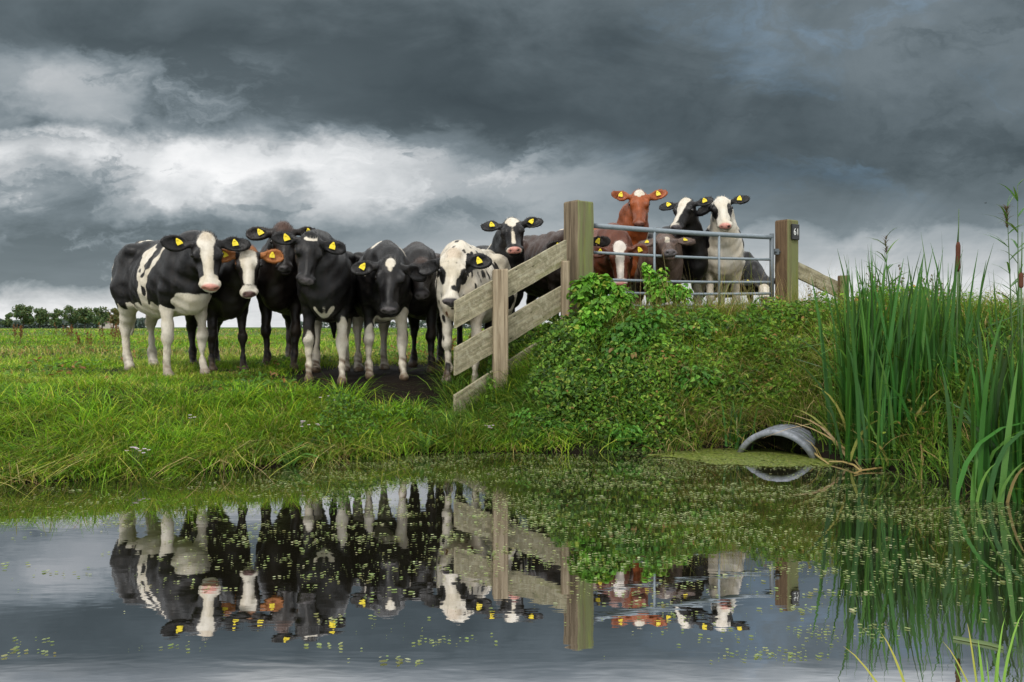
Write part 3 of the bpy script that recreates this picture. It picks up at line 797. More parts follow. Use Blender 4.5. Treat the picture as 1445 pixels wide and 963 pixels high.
# cloud-layer coordinates: flattened towards the horizon like a real cloud sheet
den = T.m('ADD', T.m('ABSOLUTE', z), .16)
cl = comb(T.m('DIVIDE', x, den), T.m('DIVIDE', y, den), T.m('MULTIPLY', z, .6))
nA = T.noise(T.scale(cl, (.8, 1.1, 1)), 1, 6, .55, .35)
nB = T.noise(T.scale(cl, (2.4, 3.4, 2), (4,2,1)), 1, 6, .6, .5)
puff = T.noise(T.scale(comb(u, v), (5, 9, 1), (1.3,.4,0)), 1, 7, .58, .6)
puff2 = T.noise(T.scale(comb(u, v), (13, 22, 1), (.3,2.4,0)), 1, 5, .6, .4)
rt0 = T.new('ShaderNodeMapping'); T.l.new(comb(u, v), rt0.inputs[0]); rt0.inputs['Rotation'].default_value = (0,0,R(-50))
rot = T.new('ShaderNodeMapping'); T.l.new(rt0.outputs[0], rot.inputs[0]); rot.inputs['Scale'].default_value = (3.0,8.5,1)
streak = T.noise(rot.outputs[0], 1, 5, .55, .8)
d5 = T.m('MULTIPLY', T.m('SUBTRACT', streak, .5), T.ss(.05, .4, u))
d1 = T.m('SUBTRACT', nA, .5); d2 = T.m('SUBTRACT', puff, .5); d3 = T.m('SUBTRACT', puff2, .5); d4 = T.m('SUBTRACT', nB, .5)
vw = T.m('ADD', v, T.m('ADD', T.m('MULTIPLY', d2, .15), T.m('MULTIPLY', d3, .06)))
lin = lambda s: ((s/255+.055)/1.055)**2.4 if s > 10 else s/255/12.92
def prof(stops):   # stops: (photo row, grey level) -> brightness along the warped elevation
    st = sorted(((HZ-r)/F/.45, lin(g)) for r, g in stops)
    return T.ramp(T.m('DIVIDE', vw, .45, clamp=True), [(max(0, min(1, p)), c) for p, c in st])
L = prof([(460,226),(425,222),(400,170),(385,118),(335,106),(300,132),(272,186),(240,205),(212,190),(190,140),(165,98),(110,84),(60,68),(0,74)])
Mi = prof([(460,215),(400,205),(345,172),(310,158),(280,170),(245,160),(220,122),(190,78),(150,62),(80,66),(0,80)])
Rr = prof([(460,228),(400,222),(370,190),(345,172),(322,128),(290,116),(262,98),(225,76),(150,82),(80,88),(0,84)])
c = T.mix(T.ss(-.36, -.02, T.m('ADD', u, T.m('MULTIPLY', d2, .2))), L, Mi)
c = T.mix(T.ss(-.02, .26, T.m('ADD', u, T.m('MULTIPLY', d2, .2))), c, Rr)
wn = T.noise(T.scale(comb(u, v), (7, 11, 1), (6.3,1.4,0)), 1, 5, .6)
wn2 = T.noise(T.scale(comb(u, v), (7, 11, 1), (2.3,8.4,0)), 1, 5, .6)
uW = T.m('ADD', u, T.m('MULTIPLY', T.m('SUBTRACT', wn, .5), .22)); vW = T.m('ADD', v, T.m('MULTIPLY', T.m('SUBTRACT', wn2, .5), .11))
def blob(px, py, sx, sy, k, ns=.9):
    a = T.m('DIVIDE', T.m('SUBTRACT', uW, (px-CX)/F), sx/F); b = T.m('DIVIDE', T.m('SUBTRACT', vW, (HZ-py)/F), sy/F)
    r2 = T.m('ADD', T.m('MULTIPLY', a, a), T.m('MULTIPLY', b, b))
    r2 = T.m('ADD', r2, T.m('MULTIPLY', T.m('ADD', d2, d3), ns*2.2))
    return T.m('MULTIPLY', T.ss(2.4, -.5, r2), k)
def lighten(c, f, g): return T.mix(f, c, (lin(g),)*3)
c = lighten(c, blob(300, 255, 105, 46, .85), 240)
c = lighten(c, blob(470, 255, 90, 50, .8), 232)
c = lighten(c, blob(560, 245, 80, 30, .5), 205)
c = lighten(c, blob(190, 285, 90, 18, .45), 200)
c = lighten(c, blob(60, 205, 110, 24, .9), 230)
c = lighten(c, blob(140, 130, 85, 50, .75), 185)
c = lighten(c, blob(10, 110, 80, 40, .6), 165)
c = lighten(c, blob(395, 275, 48, 32, .75), 128)
c = lighten(c, blob(90, 250, 90, 26, .6), 128)
c = lighten(c, blob(640, 270, 100, 30, .35), 165)
c = lighten(c, blob(800, 262, 80, 20, .4), 170)
c = lighten(c, blob(1330, 110, 160, 90, .38, 1.4), 122)
c = lighten(c, blob(1060, 110, 130, 80, .25, 1.4), 108)
c = lighten(c, blob(1250, 338, 140, 16, .5), 190)
c = lighten(c, blob(700, 150, 420, 40, .35), 62)
# lumps with crisper edges in the broken parts of the cloud
lump = T.noise(T.scale(comb(uW, vW), (5.2, 10.5, 1), (3.1,7.7,0)), 1, 8, .6, .3)
lump2 = T.noise(T.scale(comb(uW, vW), (4.2, 8.5, 1), (8.1,2.2,0)), 1, 8, .62, .4)
r1 = T.m('MULTIPLY', T.m('MULTIPLY', T.ss(.09, .15, v), T.ss(.27, .215, v)), T.ss(.12, -.10, u))
c = lighten(c, T.m('MULTIPLY', r1, T.ss(.50, .60, lump, 0, .62)), 112)
c = lighten(c, T.m('MULTIPLY', r1, T.ss(.47, .34, lump, 0, .5)), 238)
r2 = T.m('MULTIPLY', T.m('MULTIPLY', T.ss(.21, .25, v), T.ss(.37, .30, v)), T.ss(-.22, -.42, u))
c = lighten(c, T.m('MULTIPLY', r2, T.ss(.50, .66, lump2, 0, .6)), 165)
c = lighten(c, T.m('MULTIPLY', r2, T.ss(.48, .36, lump2, 0, .6)), 72)
r3 = T.m('MULTIPLY', T.ss(.05, .3, u), T.ss(.13, .2, v))
c = T.mix(T.m('MULTIPLY', r3, T.ss(.5, .68, lump2, 0, .42)), c, (lin(104), lin(118), lin(132)))
c = lighten(c, T.m('MULTIPLY', r3, T.ss(.48, .34, lump2, 0, .45)), 60)
r4 = T.m('MULTIPLY', T.ss(.03, .06, v), T.ss(.15, .10, v))
c = lighten(c, T.m('MULTIPLY', r4, T.ss(.52, .62, lump2, 0, .4)), 190)
# soft streaks and lumps
mod = T.m('ADD', 1, T.m('ADD', T.m('MULTIPLY', d2, 1.05), T.m('ADD', T.m('MULTIPLY', d3, .45), T.m('ADD', T.m('MULTIPLY', d4, .35), T.m('MULTIPLY', d5, 1.0)))))
c = T.mix(1, c, comb(mod, mod, mod), 'MULTIPLY')
c = T.mix(1, c, T.mix(T.ss(.14, .26, v), (1.08,)*3, (1.25,)*3), 'MULTIPLY')
c = T.mix(1, c, T.mix(T.ss(.25, .45, v), (1.,)*3, (1.45,)*3), 'MULTIPLY')
bw = T.new('ShaderNodeRGBToBW'); T.l.new(c, bw.inputs[0]); lum = bw.outputs[0]
tintc = T.ramp(T.m('POWER', T.m('MAXIMUM', lum, 0), .4545), [(0,(.80,1.06,1.14)), (.3,(.80,1.05,1.14)), (.5,(.85,1.03,1.13)), (.75,(.96,1.01,1.04)), (1,(1,1,1))])
c = T.mix(1, c, tintc, 'MULTIPLY')
# the sky overhead and behind the photographer is a brighter, thinner overcast
ov = T.mix(T.ss(.35, .65, T.m('ADD', nA, T.m('MULTIPLY', d4, .6))), (.75,.80,.85), (1.9,1.9,1.85))
front = T.m('MULTIPLY', T.ss(.05, .4, y), T.ss(.52, .405, v))
c = T.mix(front, ov, c)
c = T.mix(T.ss(-.02, -.12, z), c, (.12,.15,.08))
bg1 = T.new('ShaderNodeBackground'); T.put(bg1.inputs[0], c); bg1.inputs[1].default_value = 1.0
bg2 = T.new('ShaderNodeBackground'); T.l.new(sky.outputs[0], bg2.inputs[0]); bg2.inputs[1].default_value = .08
mx = T.new('ShaderNodeMixShader'); mx.inputs[0].default_value = .95
T.l.new(bg2.outputs[0], mx.inputs[1]); T.l.new(bg1.outputs[0], mx.inputs[2])
out = T.new('ShaderNodeOutputWorld'); T.l.new(mx.outputs[0], out.inputs[0])

sl = bpy.data.lights.new('sun', 'SUN'); sl.energy = 2.2; sl.angle = R(14); sl.color = (1,.96,.9)
so = bpy.data.objects.new('sun', sl); COL.objects.link(so)
az = R(SUN_AZ); el = R(SUN_EL)
d = Vector((math.sin(az)*math.cos(el), math.cos(az)*math.cos(el), math.sin(el)))
so.rotation_euler = (-d).to_track_quat('-Z', 'Y').to_euler(); so.location = (-8,-8,12)

# ------------------------------------------------------------------ camera
cam = bpy.data.cameras.new('camera'); co_ = bpy.data.objects.new('camera', cam); COL.objects.link(co_)
co_.location = (0,0,CZ); co_.rotation_euler = (R(90),0,0)
cam.sensor_width = 36; cam.lens = 36*F/1445; cam.shift_y = -(481.5-HZ)/1445; cam.clip_start = .05; cam.clip_end = 6000
scn.camera = co_
scn.view_settings.view_transform = 'Standard'; scn.view_settings.look = 'None'
scn.view_settings.exposure = 0; scn.view_settings.gamma = 1
scn.cycles.max_bounces = 6; scn.cycles.diffuse_bounces = 2; scn.cycles.glossy_bounces = 3; scn.cycles.transmission_bounces = 4; scn.cycles.transparent_max_bounces = 8
scn.cycles.use_denoising = True

# ------------------------------------------------------------------ timber fence, posts and gate
def beam(name, a, b, hgt, th, mat, parent, bevel=.006):
    """board from a to b (centres of its ends, in the parent's space), its own long axis along x"""
    a = np.asarray(a, float); b = np.asarray(b, float); L = np.linalg.norm(b-a)
    xa = (b-a)/L; ya = nrm(np.cross((0,0,1.), xa)); za = np.cross(xa, ya)
    mb = MB(); n = 10; vs = []; sh = xa[2]/math.hypot(xa[0], xa[1])
    rr = np.random.RandomState(int(abs(a[0]*977+a[2]*631)) % 9999)
    for i in range(n):
        x = -L/2+L*i/(n-1); dz = rr.uniform(-.004,.004); dy = rr.uniform(-.003,.003)
        for y, z in ((-th/2,-hgt/2),(th/2,-hgt/2),(th/2,hgt/2),(-th/2,hgt/2)): vs.append((x+z*sh, y+dy, z+dz))
    fs = [(3,2,1,0), tuple((n-1)*4+k for k in range(4))]
    for i in range(n-1):
        for k in range(4): fs.append((i*4+k, i*4+(k+1) % 4, i*4+4+(k+1) % 4, i*4+4+k))
    mb.add(vs, fs)
    o = link(name, mb.mesh(name, bevel=0), parent, mat)
    o.matrix_local = Matrix([(xa[i], ya[i], za[i], ((a+b)/2)[i]) for i in range(3)]+[(0,0,0,1)])
    return o
def post_mesh(w, z0, z1, seed=0, chamfer=.012):
    """weathered square post with chamfered corners and a slightly domed, split top"""
    rr = np.random.RandomState(seed); c = chamfer; h = w/2
    prof = [(-h+c,-h),(h-c,-h),(h,-h+c),(h,h-c),(h-c,h),(-h+c,h),(-h,h-c),(-h,-h+c)]
    zs = list(np.linspace(z0, z1-.02, 10)); vs = []; fs = []
    for z in zs:
        k = 1+rr.uniform(-.006,.006); dx, dy = rr.uniform(-.002,.002,2)
        vs += [(x*k+dx, y*k+dy, z) for x, y in prof]
    vs += [(x*.93, y*.93, z1-.004+rr.uniform(-.006,.004)) for x, y in prof]
    n = len(zs)+1
    for i in range(n-1):
        for k in range(8): fs.append((i*8+k, i*8+(k+1) % 8, i*8+8+(k+1) % 8, i*8+8+k))
    vs.append((0,0,z1)); t = len(vs)-1
    for k in range(8): fs.append(((n-1)*8+k, (n-1)*8+(k+1) % 8, t))
    me = bpy.data.meshes.new('post'); me.from_pydata(vs, [], fs); me.update(); return me

def gz1(x, y): return float(ground(np.array([x]), np.array([y]))[0])
# the two big gateposts
pL = P(816.5, 285, 8.85); gL = gz1(pL[0], pL[1])
o = link('gatepost', post_mesh(.245, gL-.4-gL, pL[2]-gL, 1), None, M['post'], (pL[0], pL[1], gL)); o.rotation_euler.z = R(40)
tag(o, 'big square gatepost streaked with yellow-green moss at the left end of the gate', 'post')
pR = P(1110, 311, 9.85); gR = gz1(pR[0], pR[1])
o = link('gatepost', post_mesh(.205, -.4, pR[2]-gR, 2), None, M['post_b'], (pR[0], pR[1], gR)); o.rotation_euler.z = R(33)
tag(o, 'brown gatepost carrying a black number plate at the right end of the gate', 'post')
# its number plate, on the face turned to the right of the photograph
an = R(33); nf = np.array([math.sin(an), -math.cos(an)]); tg = np.array([math.cos(an), math.sin(an)])
cp = np.array([pR[0], pR[1]])+nf*(.205/2+.014)+tg*.012
pz = CZ-(327.5-HZ)/F*9.75
plate = link('number_plate', None or (lambda mb: (mb.box((0,0,0), (.135,.026,.19)), mb.mesh('number_plate', bevel=.005))[1])(MB()), None, M['plate'], (cp[0], cp[1], pz))
plate.rotation_euler.z = an
tag(plate, 'small black plate with the white number 61 near the top of the brown gatepost', 'number plate')
def digits(txt, size, parent, x0, name='numeral'):
    for i, ch in enumerate(txt):
        cu = bpy.data.curves.new(name, 'FONT'); cu.body = ch; cu.size = size; cu.extrude = .002; cu.align_x = 'CENTER'; cu.align_y = 'CENTER'
        tmp = bpy.data.objects.new('tmp', cu); COL.objects.link(tmp)
        me = bpy.data.meshes.new_from_object(tmp.evaluated_get(bpy.context.evaluated_depsgraph_get()))
        bpy.data.objects.remove(tmp)
        o = link(name, me, parent, M['digit']); o.rotation_euler = (R(90),0,0); o.location = (x0+i*.052, -.0155, -.004); o.scale = (.85,1.15,1)
digits('61', .105, plate, -.024)

# sloping board fence on the left: plane between two distances
YL, YR = 7.72, 8.62
def fY(px): return YL+(YR-YL)*(px-642)/(797-642)
def fp(px, py): return P(px, py, fY(px))
gx_, gy_ = fp(706, 540)[:2]
fence = empty('board_fence', (gx_, gy_, gz1(gx_, gy_)), 'greenish weathered plank fence sloping down from the mossy gatepost to the mud', 'fence')
def inF(p): return np.asarray(p)-np.array(fence.location)
for (x0, yt0, yb0, x1, yt1, yb1) in ((642,427,461,798,338,373), (642,493,528,793,403,438), (641,560,594,776,471,506)):
    a = fp(x0, (yt0+yb0)/2); b = fp(x1, (yt1+yb1)/2)
    ang = math.atan2(b[2]-a[2], np.linalg.norm(b[:2]-a[:2]))
    beam('board', inF(a), inF(b), 1.06*(yb0-yt0)/F*fY(720)*math.cos(ang), .038, M['board'], fence)
for px, pt, w, off in ((706, 381, .148, -.10), (797, 369, .085, -.075)):
    q = fp(px, pt); q[1] += off-.0; gz_ = gz1(q[0], q[1])-.35
    o = link('post', post_mesh(w, 0, q[2]-gz_, int(px), .008), fence, M['post_pale'], tuple(inF((q[0], q[1], gz_)))); o.rotation_euler.z = R(8)
# brace fence on the right
fr_ = empty('board_fence', (P(1190,420,10.1)[0], 10.1, 1.0), 'short grey plank fence sloping down to the right of the brown gatepost', 'fence')
def inR(p): return np.asarray(p)-np.array(fr_.location)
q0, q1, q2 = P(1124,381,9.9), P(1152,393,10.0), P(1190,413,10.15)
beam('board', inR(q0), inR(q2), .19, .035, M['board'], fr_)
q = P(1190, 389, 10.06); o = link('post', post_mesh(.11, -.6, q[2]-1.0, 9), fr_, M['post_b'], tuple(inR((q[0], q[1], 1.0))))

# tubular gate
GL, GR = 8.98, 9.72
gl_ = P(838, 430, GL); gr_ = P(1088, 430, GR)
gate = empty('field_gate', (float((gl_[0]+gr_[0])/2), (GL+GR)/2, 1.05), 'galvanised tubular five-bar field gate hung between the two big posts', 'gate')
def inG(p): return np.asarray(p)-np.array(gate.location)
def gp(px, py): return P(px, py, GL+(GR-GL)*(px-838)/(250.))
for (x0, y0, x1, y1, r_) in ((836,318.5,1090,335,.029),(838,356.5,1088,366.5,.0165),(838,394.5,1088,398.5,.0165),(838,413,1088,414.5,.0165),(838,432,1088,428.5,.0165)):
    mb = MB(); a, b = inG(gp(x0,y0)), inG(gp(x1,y1))
    pts = [a+(b-a)*t+np.array([0,0,-.012*math.sin(math.pi*t)]) for t in np.linspace(0,1,12)]
    mb.tube(pts, r_, 12); link('rail', mb.mesh('rail', True), gate, M['galv'])
for px, yt, yb in ((923,321,433),(1014,328,432)):
    mb = MB(); mb.tube([inG(gp(px,yt))+np.array([0,-.022,0]), inG(gp(px,yb))+np.array([0,-.022,0])], .0145, 10); link('upright', mb.mesh('upright', True), gate, M['galv'])
for px, yt, yb in ((831,314,437),(1089,330,436)):
    mb = MB(); mb.tube([inG(gp(px,yt)), inG(gp(px,yb))], .028, 12); link('stile', mb.mesh('stile', True), gate, M['galv_dark'])
mb = MB(); h0 = inG(gp(1091,355)); h1 = inG(np.array([pR[0]-.09, pR[1]-.02, gp(1091,355)[2]]))
mb.tube([h0, h1], .022, 8); mb.box(tuple((h0+h1)/2), (.05,.05,.07)); link('hinge', mb.mesh('hinge'), gate, M['galv_dark'])

# ------------------------------------------------------------------ culvert pipe
def pipe():
    Rr_, wall, ln = .352, .05, 1.9
    ax = nrm((.52,.85,0)); rt = np.array([ax[1], -ax[0], 0]); up = np.array([0,0,1.])
    c0 = P(1094, 640, 6.62); c0[2] = -.135
    vs = []; fs = []; n = 72
    zs = [0,.012,.03,.075]; rs = [Rr_-.008, Rr_, Rr_, Rr_]
    t = .075
    while t < ln:
        for dt, dr in ((.02,.0),(.032,-.024),(.062,-.024),(.074,0),(.095,.0)): zs.append(t+dt); rs.append(Rr_+dr)
        t += .095
    prof = list(zip(zs, rs)); inner = [(zs[-1], Rr_-wall-.01), (.02, Rr_-wall), (0., Rr_-wall+.008)]
    for z, r in prof+inner:
        for k in range(n):
            a = 2*math.pi*k/n; vs.append(ax*z+r*(rt*math.cos(a)+up*math.sin(a)))
    m_ = len(prof)+len(inner)
    for i in range(m_):
        j = (i+1) % m_
        for k in range(n): fs.append((i*n+k, i*n+(k+1) % n, j*n+(k+1) % n, j*n+k))
    me = bpy.data.meshes.new('culvert_pipe'); me.from_pydata([tuple(v) for v in vs], [], fs); me.update()
    for p in me.polygons: p.use_smooth = True
    o = link('culvert_pipe', me, None, M['pipe'], tuple(c0)); me.materials.append(M['pipe_in'])
    k0 = len(prof)*n
    for p in me.polygons:
        if all(v >= k0 for v in p.vertices) and not all(v >= k0+n for v in p.vertices): p.material_index = 1
    return tag(o, 'grey ribbed plastic culvert pipe half sunk in the ditch under the bank', 'pipe')
pipe()

# ------------------------------------------------------------------ blades, leaves: arrays into one mesh
class Blades:
    def __init__(self): self.V = []; self.Q = []; self.C = []; self.n = 0
    def blades(self, base, h, w, az, lean, bend, col, lev=(0,.38,.72,1.), tipcol=None, wp=(1,.92,.62,.08), twist=None):
        N = len(base)
        if not N: return
        base = np.asarray(base, float); h = np.broadcast_to(h, N); w = np.broadcast_to(w, N)
        d = np.stack([np.cos(az), np.sin(az), np.zeros(N)], 1)
        tw = rng.uniform(-1.2, 1.2, N) if twist is None else twist
        sd = np.stack([-np.sin(az+tw), np.cos(az+tw), np.zeros(N)], 1)
        k = len(lev); out = np.zeros((N, k, 2, 3)); cc = np.zeros((N, k, 2, 3))
        lean = np.broadcast_to(lean, N); bend = np.broadcast_to(bend, N)
        for i, t in enumerate(lev):
            hor = h*(lean*t+bend*t*t*t*.9)
            ver = h*np.maximum(t*(1-.25*lean)-bend*.62*t**3.2, -9)
            c = base+d*hor[:, None]+np.array([0,0,1.])*ver[:, None]
            hw = (w*wp[min(i, len(wp)-1)]*.5)[:, None]*sd
            out[:, i, 0] = c-hw; out[:, i, 1] = c+hw
            cl = col if tipcol is None else col+(tipcol-col)*t
            cc[:, i, 0] = cl; cc[:, i, 1] = cl
        b = self.n+np.arange(N)*2*k
        for i in range(k-1):
            self.Q.append(np.stack([b+2*i, b+2*i+1, b+2*i+3, b+2*i+2], 1))
        self.V.append(out.reshape(-1, 3)); self.C.append(cc.reshape(-1, 3)); self.n += N*2*k
    def leaves(self, c, size, nrmv, col, asp=.62, dirv=None):
        """ovate leaves folded along the midrib: two quads each"""
        N = len(c)
        if not N: return
        c = np.asarray(c, float); nv = nrmv/np.linalg.norm(nrmv, axis=1)[:, None]
        a = rng.normal(size=(N, 3)) if dirv is None else dirv
        a = a-(a*nv).sum(1)[:, None]*nv; a /= np.linalg.norm(a, axis=1)[:, None]+1e-9
        b = np.cross(nv, a); s = np.broadcast_to(size, N)[:, None]
        fold = .16
        pts = [c-a*s*.5, c-a*s*.18+b*s*asp*.5+nv*s*fold, c+a*s*.2+b*s*asp*.38+nv*s*fold*.8, c+a*s*.55-nv*s*.08, c+a*s*.2-b*s*asp*.38+nv*s*fold*.8, c-a*s*.18-b*s*asp*.5+nv*s*fold]
        self.V.append(np.stack(pts, 1).reshape(-1, 3)); self.C.append(np.repeat(col, 6, 0))
        q = self.n+np.arange(N)*6
        self.Q.append(np.stack([q, q+3, q+2, q+1], 1)); self.Q.append(np.stack([q, q+5, q+4, q+3], 1)); self.n += N*6
    def mesh(self, name, org=(0,0,0)):
        V = np.concatenate(self.V)-np.asarray(org)
        return mesh_np(name, V, np.concatenate(self.Q), False, None, np.clip(np.concatenate(self.C), .002, 1))

def pick(n, table):
    """n colours drawn from (weight, rgb) pairs with a little spread"""
    wts = np.array([t[0] for t in table], float); cs = np.array([t[1] for t in table])
    c = cs[rng.choice(len(table), n, p=wts/wts.sum())]
    return c*rng.uniform(.75, 1.3, (n, 1))*rng.uniform(.92, 1.08, (n, 3))
LUSH = [(5,(.14,.31,.016)),(4,(.24,.43,.022)),(1.3,(.42,.49,.04)),(3.5,(.05,.14,.013)),(.5,(.45,.36,.13)),(.15,(.25,.11,.04))]
ROUGH = [(5,(.14,.28,.02)),(4,(.25,.37,.03)),(3,(.38,.41,.06)),(2.5,(.04,.115,.013)),(1.1,(.46,.37,.16)),(.6,(.28,.14,.05))]
DRYISH = [(3.5,(.18,.28,.03)),(3,(.36,.37,.07)),(2.2,(.50,.39,.17)),(1,(.28,.15,.06)),(2,(.07,.17,.02))]
DARKG = [(5,(.05,.13,.016)),(4,(.09,.21,.022)),(2,(.18,.30,.04)),(2,(.025,.065,.011))]

def hoofprint(x, y): return mudmask(x, y)

# -------- pasture grass, three zones
G = Blades()
def scatter(n, x0, x1, y0, y1, keep):
    x = rng.uniform(x0, x1, n); y = rng.uniform(y0, y1, n)
    k = keep(x, y); return x[k], y[k]
def view(x, y, pad=.6): return np.abs(x) < .66*y+pad
# A: the near bank strip and the pasture up to the cows and a bit beyond (short turf)
x, y = scatter(230000, -7, 1.0, 4.2, 11, lambda x, y: (sdist(x, y) > .0) & view(x, y) & (rng.rand(len(x)) < (1-sstep(-.4, .7, x)*.75)))
mu = mudmask(x, y); k = (rng.rand(len(x)) > mu*1.05) & (rng.rand(len(x)) < .35+.9*fbm(x*1.9, y*1.9, 31)); x, y = x[k], y[k]
s = sdist(x, y); z = ground(x, y); N = len(x)
cl = fbm(x*1.6, y*1.6, 33); edge = sstep(1.5, .15, s)
hh = (.045+.12*np.clip(cl-.25, 0, 1)*1.6+.07*edge*(.4+vnoise(x*2.7, y*2.7, 35)))*rng.uniform(.6, 1.35, N)
hh *= (1-.35*sstep(7.2, 8.5, y)*(cl < .55))*(1-.5*np.exp(-((x+.5)/.5)**2-((y-7.6)/.4)**2))
c1 = pick(N, LUSH); c2 = pick(N, ROUGH); f = (sstep(.42, .62, fbm(x*.9+3, y*1.3, 37)+.18*edge) > rng.rand(N))
col = np.where(f[:, None], c2, c1)*(.15+1.75*fbm(x*2.6, y*2.6, 91, 4))[:, None]
G.blades(np.stack([x, y, z-.01], 1), hh, rng.uniform(.0035, .0085, N), rng.uniform(0, 6.28, N), rng.uniform(.1, .75, N), rng.uniform(.1, .9, N), col)
# B: middle distance
x, y = scatter(170000, -26, 2, 11, 40, lambda x, y: (np.abs(x+.0) < .66*y+.6) & (x < .12*y+.3) & (rng.rand(len(x)) < (11/y)**1.1))
N = len(x); z = ground(x, y); cl = fbm(x*.55, y*.4, 41)
col = np.where((sstep(.5, .68, fbm(x*.35, y*.22, 43)) > rng.rand(N))[:, None], pick(N, DRYISH), pick(N, LUSH))*(.4+1.15*fbm(x*.9, y*.5, 92, 4))[:, None]
G.blades(np.stack([x, y, z-.01], 1), (.07+.16*np.clip(cl-.3, 0, 1))*rng.uniform(.6, 1.4, N)*(1+y/90), .005+.0006*y*rng.uniform(.6, 1.3, N), rng.uniform(0, 6.28, N), rng.uniform(.1, .7, N), rng.uniform(.1, .8, N), col, (0,.55,1.), None, (1,.8,.1))
# C: far
x, y = scatter(60000, -150, 20, 40, 200, lambda x, y: (np.abs(x) < .67*y+1) & (x < .1*y) & (rng.rand(len(x)) < (40/y)))
N = len(x); z = ground(x, y)
col = np.where((sstep(.45, .6, fbm(x*.06, y*.03, 47)) > rng.rand(N))[:, None], pick(N, DRYISH), pick(N, LUSH))*(.4+1.1*fbm(x*.15, y*.05, 93, 4))[:, None]
G.blades(np.stack([x, y, z-.02], 1), (.12+.14*fbm(x*.2, y*.1, 48))*rng.uniform(.6, 1.4, N), .0011*y*rng.uniform(.6, 1.4, N), rng.uniform(0, 6.28, N), rng.uniform(.1, .6, N), rng.uniform(.1, .7, N), col, (0,.6,1.), None, (1,.8,.2))
tag(link('pasture_grass', G.mesh('pasture_grass'), None, M['grass']), 'short bright green pasture grass around the cows and along the left bank', 'grass', kind='stuff')

# -------- long grass hanging over the water's edge and on the dam
G = Blades()
def shoreline(n, i0_, i1_, lo, hi):
    seg = SHORE[i0_:i1_+1]; L = np.hypot(*np.diff(seg, axis=0).T); cum = np.concatenate([[0], np.cumsum(L)])
    t = rng.uniform(0, cum[-1], n); i = np.clip(np.searchsorted(cum, t)-1, 0, len(L)-1); f = (t-cum[i])/L[i]
    p = seg[i]+(seg[i+1]-seg[i])*f[:, None]; nn = np.stack([-(seg[i+1]-seg[i])[:, 1], (seg[i+1]-seg[i])[:, 0]], 1)/L[i][:, None]
    o = rng.uniform(lo, hi, n); return p+nn*o[:, None], nn, o
# tussocks: clump centres, then blades fanning out of each
def tussocks(cx_, cy_, nb, hgt, wid, table, spread=.07, lean=(.1,.8), bend=(.2,1.1), hjit=.4, bias=None):
    for a, b, in zip(cx_, cy_):
        n = int(nb*rng.uniform(.5, 1.4))
        if pipe_zone(a, b, .31, .5): continue
        r = np.abs(rng.normal(0, spread, n)); th = rng.uniform(0, 6.28, n)
        x = a+r*np.cos(th); y = b+r*np.sin(th); z = np.maximum(ground(x, y), -.04)-.02
        tone = rng.uniform(.45, 1.4)
        az = th+rng.normal(0, .5, n)
        if bias is not None: az = np.where(rng.rand(n) < .55, bias+rng.normal(0, .6, n), az)
        G.blades(np.stack([x, y, z], 1), hgt*rng.uniform(1-hjit, 1+hjit, n)*rng.uniform(.8, 1.2), wid*rng.uniform(.6, 1.4, n), az, rng.uniform(*lean, n), rng.uniform(*bend, n), pick(n, table)*tone, (0,.3,.6,.85,1.), None, (1,.95,.75,.45,.06))
p, nn, o = shoreline(350, 2, 7, .05, .6)
tussocks(p[:, 0], p[:, 1], 80, .17, .007, LUSH+[(2.5,(.30,.31,.05)),(1.6,(.45,.35,.15))], .08, (.15,.8), (.3,1.3), bias=-1.9)
p, nn, o = shoreline(150, 2, 6, .3, 1.3)
tussocks(p[:, 0], p[:, 1], 70, .25, .007, LUSH, .09)
p, nn, o = shoreline(22, 2, 6, -.05, .25)
tussocks(p[:, 0], p[:, 1], 40, .36, .006, DRYISH, .06, (.3,1.), (.6,1.7), bias=-1.7)
p, nn, o = shoreline(190, 10, 14, .0, .7)
tussocks(p[:, 0], p[:, 1], 40, .26, .009, DARKG+[(2,(.2,.3,.04)),(1,(.4,.3,.12))], .08, (.05,.6), (.1,.9))
p, nn, o = shoreline(240, 13, 16, .0, 1.2)
tussocks(p[:, 0], p[:, 1], 40, .32, .009, DARKG+LUSH, .1, (.05,.6), (.1,.9))
# the dam front, between fence and culvert and on to the reeds
def dampts(n, x0=-.7, x1=6.2, y0=6.7, y1=10.3):
    x = rng.uniform(x0, x1, n); y = rng.uniform(y0, y1, n); s = sdist(x, y)
    k = (s > .03) & (s < 2.9) & view(x, y, .8) & ~((np.hypot(x-1.6, y-8.6) < .0)); return x[k], y[k]
x, y = dampts(1250); k = rng.rand(len(x)) < sstep(.4, 1.6, x)*.9+.45
x, y = x[k], y[k]; k = fbm(x*1.1, y*1.1, 61) > .40
tussocks(x[k], y[k], 42, .27, .0065, ROUGH, .09, (.1,.8), (.2,1.1))
x, y = dampts(300, .9, 6.2); tussocks(x, y, 34, .34, .0055, DRYISH+LUSH, .08, (.05,.6), (.1,.9))
x, y = dampts(210, 1.35, 3.2, 6.9, 7.7); tussocks(x, y, 40, .30, .005, [(3,(.50,.38,.18)),(1.2,(.34,.2,.08)),(3,(.24,.32,.04)),(2,(.10,.2,.02))], .08, (.1,.8), (.2,1.2))
x, y = dampts(260, -.7, 1.5, 6.8, 8.6); tussocks(x, y, 50, .26, .007, DARKG, .09)
